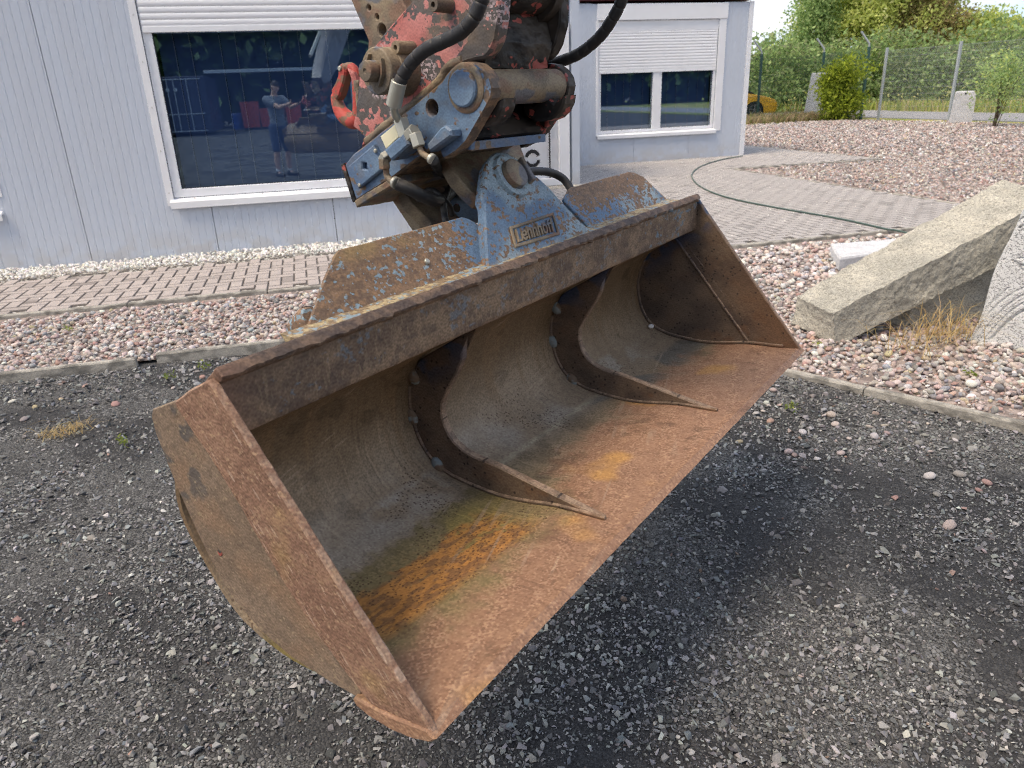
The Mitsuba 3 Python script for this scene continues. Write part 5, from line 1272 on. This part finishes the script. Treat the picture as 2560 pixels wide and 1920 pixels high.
# hedge: one dense mass along the road
rg_ = np.random.default_rng(31)
n = 2900; t = rg_.random(n)
line_ = np.array([(13.0, 36.5), (24.0, 35.4), (28.5, 33.2), (31.0, 29.5), (32.5, 24.0), (33.0, 14.0), (33.0, 6.0)])
sl = np.concatenate([[0], np.cumsum(np.linalg.norm(np.diff(line_, axis=0), axis=1))]); tt = t * sl[-1]
hx, hy = np.interp(tt, sl, line_[:, 0]), np.interp(tt, sl, line_[:, 1])
hh = 3.0 + 1.2 * (meshkit.noise(np.stack([hx * 0.5, hy * 0.5, 0 * hx], 1)) - 0.5)
hc = np.stack([hx + rg_.normal(0, 0.8, n), hy + rg_.normal(0, 0.8, n), 0.05 + hh * rg_.random(n) ** 0.95], 1)
mm_, vc = leaves(rg_, hc, 24, 0.32, 0.21, 0.65, MG + [(0.29, 0.33, 0.18), (0.36, 0.39, 0.22)], [4, 4, 2, 3, 3, 1.5])
k_ = put('hedge', mm_, 'm_leaf', None, False, None, None, vc); labels[k_] = {'label': 'dense wild hedge along the road beyond the fence', 'category': 'hedge', 'kind': 'stuff'}


def blades(rg_, pos, hgt, wd, lean, col, curve=0.5):
    n = len(pos); a = rg_.uniform(0, 2 * np.pi, n); ln = hgt * rg_.uniform(0.5, 1.2, n); l_ = lean * rg_.uniform(0.2, 1.6, n)
    d = np.stack([np.cos(a), np.sin(a), 0 * a], 1); s = np.stack([-np.sin(a), np.cos(a), 0 * a], 1) * wd
    p1 = pos + d * (l_ * ln * 0.4)[:, None] + np.array([0, 0, 1]) * (ln * 0.6)[:, None]
    p2 = pos + d * (l_ * ln)[:, None] + np.array([0, 0, 1]) * (ln * np.clip(1 - curve * l_, 0.2, 1))[:, None]
    V = np.stack([pos - s, pos + s, p1 - s * 0.7, p1 + s * 0.7, p2], 1).reshape(-1, 3); i = np.arange(n) * 5
    F = np.vstack([np.stack([i, i + 1, i + 3], 1), np.stack([i, i + 3, i + 2], 1), np.stack([i + 2, i + 3, i + 4], 1)])
    return tm(V, F), np.repeat(col, 5, 0)


p = np.vstack([rg_.uniform((25.6, 8), (32, 33), (9000, 2)), rg_.uniform((10, 33.6), (26, 36.5), (3500, 2))])
mm_, vc = blades(rg_, np.column_stack([p, 0 * p[:, 0]]), 0.55, 0.03, 0.5, palette(rg_, len(p), [(0.46, 0.52, 0.13), (0.58, 0.52, 0.22), (0.34, 0.42, 0.10), (0.62, 0.55, 0.30)], [4, 3, 3, 1.5]))
k_ = put('verge_grass', mm_, 'm_leaf', None, False, None, None, vc); labels[k_] = {'label': 'tall yellow green grass on the verges of the road', 'category': 'grass', 'kind': 'stuff'}
p = np.vstack([rg_.uniform((11.5, 25.2), (20.3, 28.6), (3000, 2)), rg_.normal((18.9, 26.0), (0.9, 0.5), (500, 2))])
mm_, vc = blades(rg_, np.column_stack([p, 0 * p[:, 0]]), 0.42, 0.018, 1.0, palette(rg_, len(p), [(0.50, 0.40, 0.25), (0.38, 0.30, 0.18), (0.30, 0.32, 0.12)], [4, 3, 2.4]))
k_ = put('withered_grass', mm_, 'm_leaf', None, False, None, None, vc); labels[k_] = {'label': 'withered brown grass along the foot of the green fence', 'category': 'grass', 'kind': 'stuff'}


def shrub(name, label, x, y, h, r, n, per, leaf, cols, wts, seed, zc=0.5, aspect=0.4, stems=9, spread=0.16, cat_='shrub', group=None):
    rg_ = np.random.default_rng(seed); k = thing(name, label, cat_, group)
    st = []
    for i in range(stems):
        a = rg_.uniform(0, 6.28); e = [x + math.cos(a) * r * rg_.uniform(0.2, 0.8), y + math.sin(a) * r * rg_.uniform(0.2, 0.8), h * rg_.uniform(0.6, 0.98)]
        st.append(tube(catmull([[x + rg_.normal(0, .05), y + rg_.normal(0, .05), -0.05], [(x + e[0]) / 2, (y + e[1]) / 2, h * 0.5], e], 4), np.linspace(0.018, 0.004, 9) * (h / 1.9 + 0.15) * (0.55 if h < 2.03 else 1), 6))
    put('stems', cat(*st), 'm_bark', k, True)
    cc = crown_centers(rg_, n, (x, y, h * zc), (r, r, h * 0.50), 13, 0.45); cc[:, 2] = np.clip(cc[:, 2], 0.08 * h, h)
    tips = [np.column_stack([np.linspace(0.2, 1, 9) * rg_.normal(0, 0.55 * r) + x, np.linspace(0.2, 1, 9) * rg_.normal(0, 0.55 * r) + y, h * (0.55 + np.linspace(0.2, 1, 9) * rg_.uniform(0.3, 0.52))]) for _ in range(stems)]
    cc = np.vstack([cc] + tips)
    mm_, vc = leaves(rg_, cc, per, spread, leaf, aspect, cols, wts, -0.35)
    put('foliage', mm_, 'm_leaf', k, False, None, None, vc); return k


shrub('round_bush', 'round yellow green bush at the edge of the pebble field', 19.05, 24.8, 2.05, 0.84, 420, 20, 0.15, [(0.36, 0.43, 0.05), (0.27, 0.35, 0.045), (0.46, 0.51, 0.10), (0.16, 0.22, 0.04)], [4, 4, 2, 2], 41, 0.47)
sap = shrub('young_tree', 'thin young tree with sparse leaves in front of the fence at the right', 18.6, 17.6, 2.0, 0.95, 130, 14, 0.09, MG[:3] + YG[1:2], W4, 42, 0.50, 0.5, 6, 0.15, 'tree')
put('trunk', tube([[18.6, 17.6, -0.05], [18.62, 17.6, 0.5], [18.58, 17.62, 1.2]], [0.05, 0.04, 0.02], 8), 'm_bark', sap, True)
# dry grass and small weeds near the bucket
def tuft(label, c, n, hgt, sp, col, name='dry_grass', cat_='grass tuft', lean=0.9, wd=0.0016):
    rg_ = np.random.default_rng(int(abs(c[0] * 100) + n)); p = rg_.normal(c[:2], sp, (n, 2))
    mm_, vc = blades(rg_, np.column_stack([p, np.full(n, c[2])]), hgt, wd, lean, palette(rg_, n, col, np.ones(len(col))), 0.3)
    k = put(name, mm_, 'm_leaf', None, False, None, None, vc); labels[k] = {'label': label, 'category': cat_}
    return k


STRAW = [(0.62, 0.47, 0.22), (0.50, 0.36, 0.16), (0.70, 0.57, 0.33)]
tuft('tuft of dry straw between the slanting beam and the carved stone', (3.27, 3.19, 0.06), 95, 0.23, (0.11, 0.06), STRAW, lean=1.5, wd=0.0022)
tuft('smaller tuft of dry straw left of the larger one', (2.96, 3.04, 0.06), 48, 0.19, (0.10, 0.06), STRAW, lean=1.5, wd=0.002)
tuft('flat patch of dry yellow grass on the dark gravel left of the bucket', (-1.24, 3.60, 0.01), 150, 0.035, (0.06, 0.045), STRAW, lean=2.2, wd=0.0014)
GRN = [(0.24, 0.31, 0.07), (0.36, 0.39, 0.10), (0.18, 0.23, 0.06)]
wg = 0
for c, lb in (((-0.86, 4.18), 'small green weed by the kerb, left of the bucket'), ((-0.70, 4.27), 'tiny weed beside an oval pebble near the kerb'), ((-0.93, 3.34), 'tiny yellow green weed on the dark gravel left of the bucket'),
              ((-1.62, 5.25), 'green weed growing among the pink pebbles on the left'), ((2.62, 3.35), 'green weed at the foot of the slanting beam'), ((3.02, 2.72), 'green weed among the pebbles below the straw'), ((1.98, 2.66), 'thin weed among stray pebbles right of the bucket')):
    r3 = np.random.default_rng(int(c[0] * 100) + 500); cc = np.column_stack([r3.normal(c, 0.014, (7, 2)), 0.022 + 0.03 * r3.random(7)])
    if c[1] > 5: cc[:, 2] += 0.05
    mm_, vc = leaves(r3, cc, 6, 0.010, 0.019, 0.45, GRN, [3, 2, 2], -0.5)
    k = put('weed', mm_, 'm_leaf', None, False, None, None, vc); labels[k] = {'label': lb, 'category': 'weed'}
# garden hose
hz = ZP + 0.012
hp = [(8.45, 13.75), (8.25, 13.62), (7.68, 13.25), (6.85, 12.45), (6.10, 11.40), (5.55, 10.25), (5.22, 9.2), (5.12, 8.4), (5.16, 7.6), (5.27, 6.65), (5.26, 5.98), (5.24, 5.80), (5.22, 5.3)]
zz_ = [hz] * 11 + [0.075, 0.07]
single('garden_hose', tube(catmull([(x, y, z) for (x, y), z in zip(hp, zz_)], 10), 0.0095, 10), 'm_hose', 'green garden hose snaking across the paving towards the office wing', 'hose', True)

# ================================================================== PARKED CAR
car = thing('parked_car', 'orange hatchback parked beyond the green fence', 'car')
co, ch_ = np.array([18.80, 30.15, 0.03]), math.radians(-24)
cd, cs = np.array([math.cos(ch_), math.sin(ch_), 0]), np.array([-math.sin(ch_), math.cos(ch_), 0])
carf = lambda x, z, y: co + np.asarray(x)[..., None] * cd + np.asarray(y)[..., None] * cs + np.asarray(z)[..., None] * np.array([0, 0, 1.0])
# side view outline, x = 0 at the front wheel, nose at +0.88
def arch(x, r=0.36, z=0.33): t_ = np.linspace(math.pi * 1.0, 0, 13); return [(x + r * math.cos(a), z + r * math.sin(a)) for a in t_]
low = [(-3.25, 0.40), (-3.2, 0.26), (-2.97, 0.22)] + arch(-2.6) + [(-2.23, 0.20), (-0.37, 0.20)] + arch(0.0) + [(0.37, 0.20), (0.80, 0.20), (0.88, 0.28)]
up_ = [(0.91, 0.46), (0.885, 0.60), (0.80, 0.71), (0.45, 0.84), (0.05, 0.93), (-0.35, 0.985), (-1.8, 1.0), (-3.1, 1.02), (-3.28, 0.8)]
outl = np.array(low + up_)
yy = [-0.88, -0.86, -0.80, 0.80, 0.86, 0.88]
sc_ = [0.93, 0.985, 1.0, 1.0, 0.985, 0.93]
def carring(y, s):
    o = outl.copy(); hi = o[:, 1] > 0.6; o[hi, 1] = 0.6 + (o[hi, 1] - 0.6) * (0.80 + 0.2 * (s - 0.93) / 0.07)
    fr = o[:, 0] > 0.5; o[fr, 0] = 0.5 + (o[fr, 0] - 0.5) * (0.72 + 0.28 * (s - 0.93) / 0.07); return carf(o[:, 0], o[:, 1], np.full(len(o), y))
put('body', loft([carring(a, b) for a, b in zip(yy, sc_)]), 'm_carpaint', car, 30)
cab = np.array([(0.02, 0.93), (-0.75, 1.36), (-1.1, 1.44), (-2.4, 1.44), (-3.0, 1.15), (-3.1, 1.0)])
put('windscreen', loft([carf(np.r_[cab[:, 0], cab[::-1, 0]], np.r_[cab[:, 1] - 0.0, cab[::-1, 1] - 0.05], np.full(12, 0.0) + y_ * (1 - 0.25 * np.clip((np.r_[cab[:, 1], cab[::-1, 1]] - 0.95) / 0.5, 0, 1))) for y_ in (-0.80, 0.80)]), 'm_black', car, 30)
put('roof', loft([carf(np.array([-0.85, -1.1, -2.4, -2.55, -2.4, -1.1]), np.array([1.375, 1.455, 1.455, 1.40, 1.43, 1.42]), np.full(6, y_)) for y_ in (-0.60, 0.60)]), 'm_carpaint', car, 30)
for x_ in (0.0, -2.6):
    for y_, sg_ in ((-0.80, -1), (0.80, 1)):
        wc = carf(np.array(x_), np.array(0.32), np.array(y_))
        wh = put('wheel', lathe([(0.20, -0.10), (0.30, -0.10), (0.325, -0.07), (0.325, 0.07), (0.30, 0.09), (0.225, 0.09), (0.215, 0.05), (0, 0.05)], wc, cs * sg_, 30), 'm_black', car, 30)
        sp_ = [tube([wc + cs * sg_ * 0.062, wc + cs * sg_ * 0.078 + (cd * math.cos(a) + np.array([0, 0, 1]) * math.sin(a)) * 0.21], [0.035, 0.022], 6) for a in np.arange(5) * 2 * np.pi / 5 + 0.3]
        put('rim', cat(lathe([(0.205, 0.05), (0.225, 0.05), (0.225, 0.092), (0.205, 0.092), (0.205, 0.05)], wc, cs * sg_, 30), *sp_), 'm_alloy', wh, 30)
        put('arch_liner', lathe([(0.355, -0.14), (0.36, 0.02), (0.34, 0.02), (0.33, -0.14), (0.355, -0.14)], wc, cs * sg_, 30), 'm_black', wh)
for sg_ in (-1, 1):
    put('headlight', prism([(0.42, 0.775), (0.80, 0.665), (0.845, 0.60), (0.70, 0.62), (0.45, 0.72)], 0.70 * sg_, 0.866 * sg_, lambda a, b, c: carf(a, b, c), 0.004), 'm_lampglass', car)
    put('fog_lamp', prism([(0.70, 0.30), (0.86, 0.32), (0.87, 0.42), (0.74, 0.40)], 0.62 * sg_, 0.83 * sg_, lambda a, b, c: carf(a, b, c), 0.004), 'm_black', car)
put('grille', prism([(-0.45, 0.27), (0.45, 0.27), (0.45, 0.42), (-0.45, 0.42)], 0.86, 0.916, lambda a, b, c: carf(c, b, a), 0.004), 'm_black', car)
put('number_plate', prism([(-0.26, 0.43), (0.26, 0.43), (0.26, 0.54), (-0.26, 0.54)], 0.88, 0.922, lambda a, b, c: carf(c, b, a), 0.003), 'm_white', car)

# ================================================================== WHAT THE WINDOW MIRRORS: behind the camera
ct = thing('shipping_container', 'dark blue shipping container mirrored in the wide window', 'container')
put('walls', box(-6.75, -4.2, -32.5, -26.5, 0.12, 2.75, 0.03), 'm_container', ct)
for x_ in (-6.45, -5.95, -5.65, -4.55 - 0.5, ): put('lock_rod', tube([[x_, -26.45, 0.2], [x_, -26.45, 2.65]], 0.022, 8), 'm_galv', ct)
for z_q in (0.2, 1.0, 2.6): put('lock_bar', box(-6.6, -4.4, -26.48, -26.44, z_q, z_q + 0.04, 0.005), 'm_galv', ct)
for x_ in (-5.95, -5.6): put('vent_plate', cyl([x_, -26.5, 2.15], [0, 1, 0], 0.09, 0, 0.03), 'm_galv', ct)
put('canopy_beam', box(-4.2, 3.0, -27.0, -26.8, 2.85, 3.0, 0.01), 'm_galv', ct)
put('canopy_post', box(2.85, 3.0, -27.0, -26.85, 0, 2.86, 0.01), 'm_galv', ct)
for i, (x_, w_, h_q) in enumerate(((-2.6, 0.9, 1.5), (-1.4, 1.3, 1.1), (-0.2, 0.8, 1.4))):
    r_ = thing('skip_bin', ['tall red metal bin behind the photographer, mirrored left of him', 'wide low red metal bin mirrored in the window', 'red metal bin mirrored next to the photographer'][i], 'bin', 'red bins mirrored in the window')
    put('tub', loft([XYZ(np.array([x_ - w_ / 2, x_ + w_ / 2, x_ + w_ / 2, x_ - w_ / 2]) + k * 0.05 * np.array([-1, 1, 1, -1]), np.array([-33, -33, -32.1, -32.1]), np.full(4, z)) for k, z in ((0, 0.1), (1, h_q))]), 'm_redpaint', r_)
    put('foot', box(x_ - w_ / 2, x_ + w_ / 2, -32.9, -32.2, -0.02, 0.1, 0.01), 'm_black', r_)
single('blue_drum', lathe([(0, 0), (0.28, 0), (0.29, 0.03), (0.29, 0.28), (0.30, 0.30), (0.29, 0.32), (0.29, 0.58), (0.30, 0.60), (0.29, 0.62), (0.29, 0.86), (0.27, 0.88), (0, 0.88)], [-4.0 + 0.6, -33.0, 0], [0, 0, 1]), 'm_bluedrum', 'blue drum mirrored low in the wide window', 'drum', 40)
rg_ = np.random.default_rng(71); n = 3000
fc = np.stack([rg_.uniform(-26, 40, n), rg_.normal(-40, 1.6, n), 9.5 * rg_.random(n) ** 0.85 + 0.3], 1)
mm_, vc = leaves(rg_, fc, 22, 0.7, 0.85, 0.8, DG + MG[1:2], [4, 3, 3, 2])
k_ = put('far_woodland', mm_, 'm_leaf', None, False, None, None, vc); labels[k_] = {'label': 'dark wood on the far side of the yard, mirrored in the windows', 'category': 'trees', 'kind': 'stuff'}

# ---- the photographer, mirrored in the wide window
PX, PY = -0.40, -0.62
J = lambda x, y, z: np.array([PX + x * 0.80 + y * 0.60, PY - x * 0.60 + y * 0.80, z])      # x = his right, y = where he faces
# the phone plane: just behind the camera
right3, fwd3 = RIGHT, FWD
ph = CAM - FWD * 0.012
lh, rh = ph - RIGHT * 0.078 - UP * 0.03 - FWD * 0.02, ph + RIGHT * 0.078 - UP * 0.03 - FWD * 0.02
jn = {'hip': (J(0, 0, 0.98), 0.135), 'waist': (J(0, 0.01, 1.12), 0.125), 'chest': (J(0, 0.0, 1.36), 0.145), 'neck': (J(0, 0.01, 1.53), 0.058), 'skull': (J(0, 0.06, 1.66), 0.05),
      'shl': (J(-0.18, 0, 1.45), 0.062), 'shr': (J(0.18, 0, 1.45), 0.062), 'hl': (J(-0.09, 0, 0.93), 0.092), 'hr': (J(0.09, 0, 0.93), 0.092), 'kl': (J(-0.12, 0.03, 0.50), 0.058), 'kr': (J(0.13, 0.05, 0.50), 0.058),
      'cl': (J(-0.125, -0.01, 0.36), 0.056), 'cr': (J(0.135, 0.01, 0.36), 0.056), 'al': (J(-0.125, -0.02, 0.09), 0.036), 'ar': (J(0.14, 0.0, 0.09), 0.036), 'tl': (J(-0.14, 0.12, 0.035), 0.034), 'tr': (J(0.16, 0.14, 0.035), 0.034),
      'wl': (lh - FWD * 0.05 - UP * 0.04, 0.026), 'wr': (rh - FWD * 0.05 - UP * 0.04, 0.026)}
for s, w in (('l', 'wl'), ('r', 'wr')):
    a, b = jn['sh' + s][0], jn[w][0]; mid_ = (a + b) / 2; drop = np.array([0, 0, -1.0]); Lh = np.linalg.norm(b - a) / 2
    jn['e' + s] = (mid_ + drop * math.sqrt(max(0.30 ** 2 - Lh ** 2, 0.01)), 0.040)
bones = [('hip', 'waist'), ('waist', 'chest'), ('chest', 'neck'), ('neck', 'skull'), ('chest', 'shl'), ('chest', 'shr'), ('shl', 'el'), ('shr', 'er'), ('el', 'wl'), ('er', 'wr'), ('hip', 'hl'), ('hip', 'hr'), ('hl', 'kl'), ('hr', 'kr'),
         ('kl', 'cl'), ('kr', 'cr'), ('cl', 'al'), ('cr', 'ar'), ('al', 'tl'), ('ar', 'tr')]
for s, hnd, sg_ in (('l', lh, -1), ('r', rh, 1)):
    palm = hnd + RIGHT * sg_ * 0.004 - FWD * 0.012; jn['p' + s] = (palm, 0.024); bones.append(('w' + s, 'p' + s))
    for i, (up_f, ln) in enumerate(((0.045, 0.060), (0.025, 0.066), (0.005, 0.062), (-0.014, 0.050))):
        b0 = palm + UP * (up_f * 0.55) - FWD * 0.002; k1 = b0 + UP * up_f * 0.45 + FWD * 0.012 + RIGHT * sg_ * 0.004; k2 = k1 + FWD * 0.004 - RIGHT * sg_ * ln * 0.42
        for nm, q_, r_ in ((f'f{s}{i}a', b0, 0.010), (f'f{s}{i}b', k1, 0.0085), (f'f{s}{i}c', k2, 0.0075)): jn[nm] = (q_ - FWD * 0.018, r_)
        bones += [('p' + s, f'f{s}{i}a'), (f'f{s}{i}a', f'f{s}{i}b'), (f'f{s}{i}b', f'f{s}{i}c')]
    t1_ = palm - UP * 0.012 - FWD * 0.022 - RIGHT * sg_ * 0.012; t2_ = t1_ - RIGHT * sg_ * 0.030 + UP * 0.018
    jn[f't{s}a'], jn[f't{s}b'] = (t1_, 0.011), (t2_, 0.009); bones += [('p' + s, f't{s}a'), (f't{s}a', f't{s}b')]
person = thing('person', 'man in a grey t-shirt and dark shorts taking the picture, mirrored in the window', 'person')
body = hull_chain(jn, bones, 0.018, 5)
# head with a face
hd = trimesh.creation.icosphere(4, 1.0); v = hd.vertices.copy(); x, y, z = v.T
prof_ = np.where(z < 0, 1 - 0.30 * np.clip(-z, 0, 1) ** 1.5, 1.0)
v = np.stack([x * 0.073 * prof_, y * 0.094 * (1 - 0.10 * np.clip(-z, 0, 1)), z * 0.118], 1)
g_ = lambda cx, cz, s, amp: amp * np.exp(-(((x - cx) / s) ** 2 + ((z - cz) / s) ** 2)) * (y > 0.2)
v[:, 1] += g_(0, -0.12, 0.13, 0.022) + g_(0, 0.05, 0.12, 0.010) - g_(0.36, 0.06, 0.16, 0.010) - g_(-0.36, 0.06, 0.16, 0.010) + g_(0, -0.50, 0.2, 0.006) - g_(0, -0.43, 0.06, 0.004) + g_(0, -0.82, 0.22, 0.010)
for sx_ in (-1, 1):
    e_ = np.exp(-(((x - sx_ * 0.98) / 0.16) ** 2 + ((y + 0.05) / 0.22) ** 2 + ((z + 0.05) / 0.28) ** 2)); v[:, 0] += sx_ * 0.014 * e_
tilt_ = 0.35; yv, zv = v[:, 1] * math.cos(tilt_) + v[:, 2] * math.sin(tilt_), -v[:, 1] * math.sin(tilt_) + v[:, 2] * math.cos(tilt_)
HC = J(0, 0.075, 1.675); hv = HC + v[:, :1] * np.array([0.80, -0.60, 0]) + yv[:, None] * np.array([0.60, 0.80, 0]) + zv[:, None] * np.array([0, 0, 1.0])
bd = m3.Manifold(m3.Mesh(np.asarray(body.vertices, np.float32), np.asarray(body.faces, np.uint32))) if False else None
put('body', cat(body, tm(hv, hd.faces)), 'm_skin', person, True)
hairm = (z > 0.30) | ((y < -0.05) & (z > -0.25)); fsel = hairm[hd.faces].all(1); hf = hd.faces[fsel]
put('hair', tm(HC + (hv - HC) * 1.06, hf), 'm_hair', person, True)
tj = {k: (jn[k][0], jn[k][1] + 0.016) for k in ('hip', 'waist', 'chest', 'shl', 'shr')}
for s in 'lr':
    tj['m' + s] = (jn['sh' + s][0] * 0.45 + jn['e' + s][0] * 0.55, 0.066)
tj['nk'] = (jn['chest'][0] * 0.25 + jn['neck'][0] * 0.75, 0.075)
put('t_shirt', hull_chain(tj, [('hip', 'waist'), ('waist', 'chest'), ('chest', 'shl'), ('chest', 'shr'), ('shl', 'ml'), ('shr', 'mr'), ('chest', 'nk')], 0.02, 4), 'm_shirt', person, True)
sj = {'hip': (jn['hip'][0] - [0, 0, 0.02], 0.150), 'hl': (jn['hl'][0], 0.112), 'hr': (jn['hr'][0], 0.112), 'ql': (jn['hl'][0] * 0.12 + jn['kl'][0] * 0.88, 0.088), 'qr': (jn['hr'][0] * 0.12 + jn['kr'][0] * 0.88, 0.088)}
put('shorts', hull_chain(sj, [('hip', 'hl'), ('hip', 'hr'), ('hl', 'ql'), ('hr', 'qr')], 0.02, 4), 'm_denim', person, True)
for s in 'lr':
    a, t_ = jn['a' + s][0], jn['t' + s][0]
    f_ = hull_chain({'h': (a * [1, 1, 0] + [0, 0, 0.05] - 0.25 * (t_ - a) * [1, 1, 0], 0.046), 't': (t_ + 0.35 * (t_ - a) * [1, 1, 0] + [0, 0, 0.008], 0.043), 'a': (a, 0.046)}, [('h', 't'), ('h', 'a')], 0.02, 3)
    put('shoe', f_, 'm_black', person, True)
    put('sock', tube([a + [0, 0, 0.02], a + [0, 0, 0.09]], 0.042, 14), 'm_white', person, True)
phc = ph - FWD * 0.016
phv = lambda a, b, c: phc + np.asarray(a)[..., None] * RIGHT + np.asarray(b)[..., None] * UP + np.asarray(c)[..., None] * FWD
single('phone', prism([(-0.078, -0.038), (0.078, -0.038), (0.078, 0.038), (-0.078, 0.038)], -0.008, 0.0, phv, 0.002), 'm_black', 'dark phone held up in both hands by the mirrored man', 'phone')
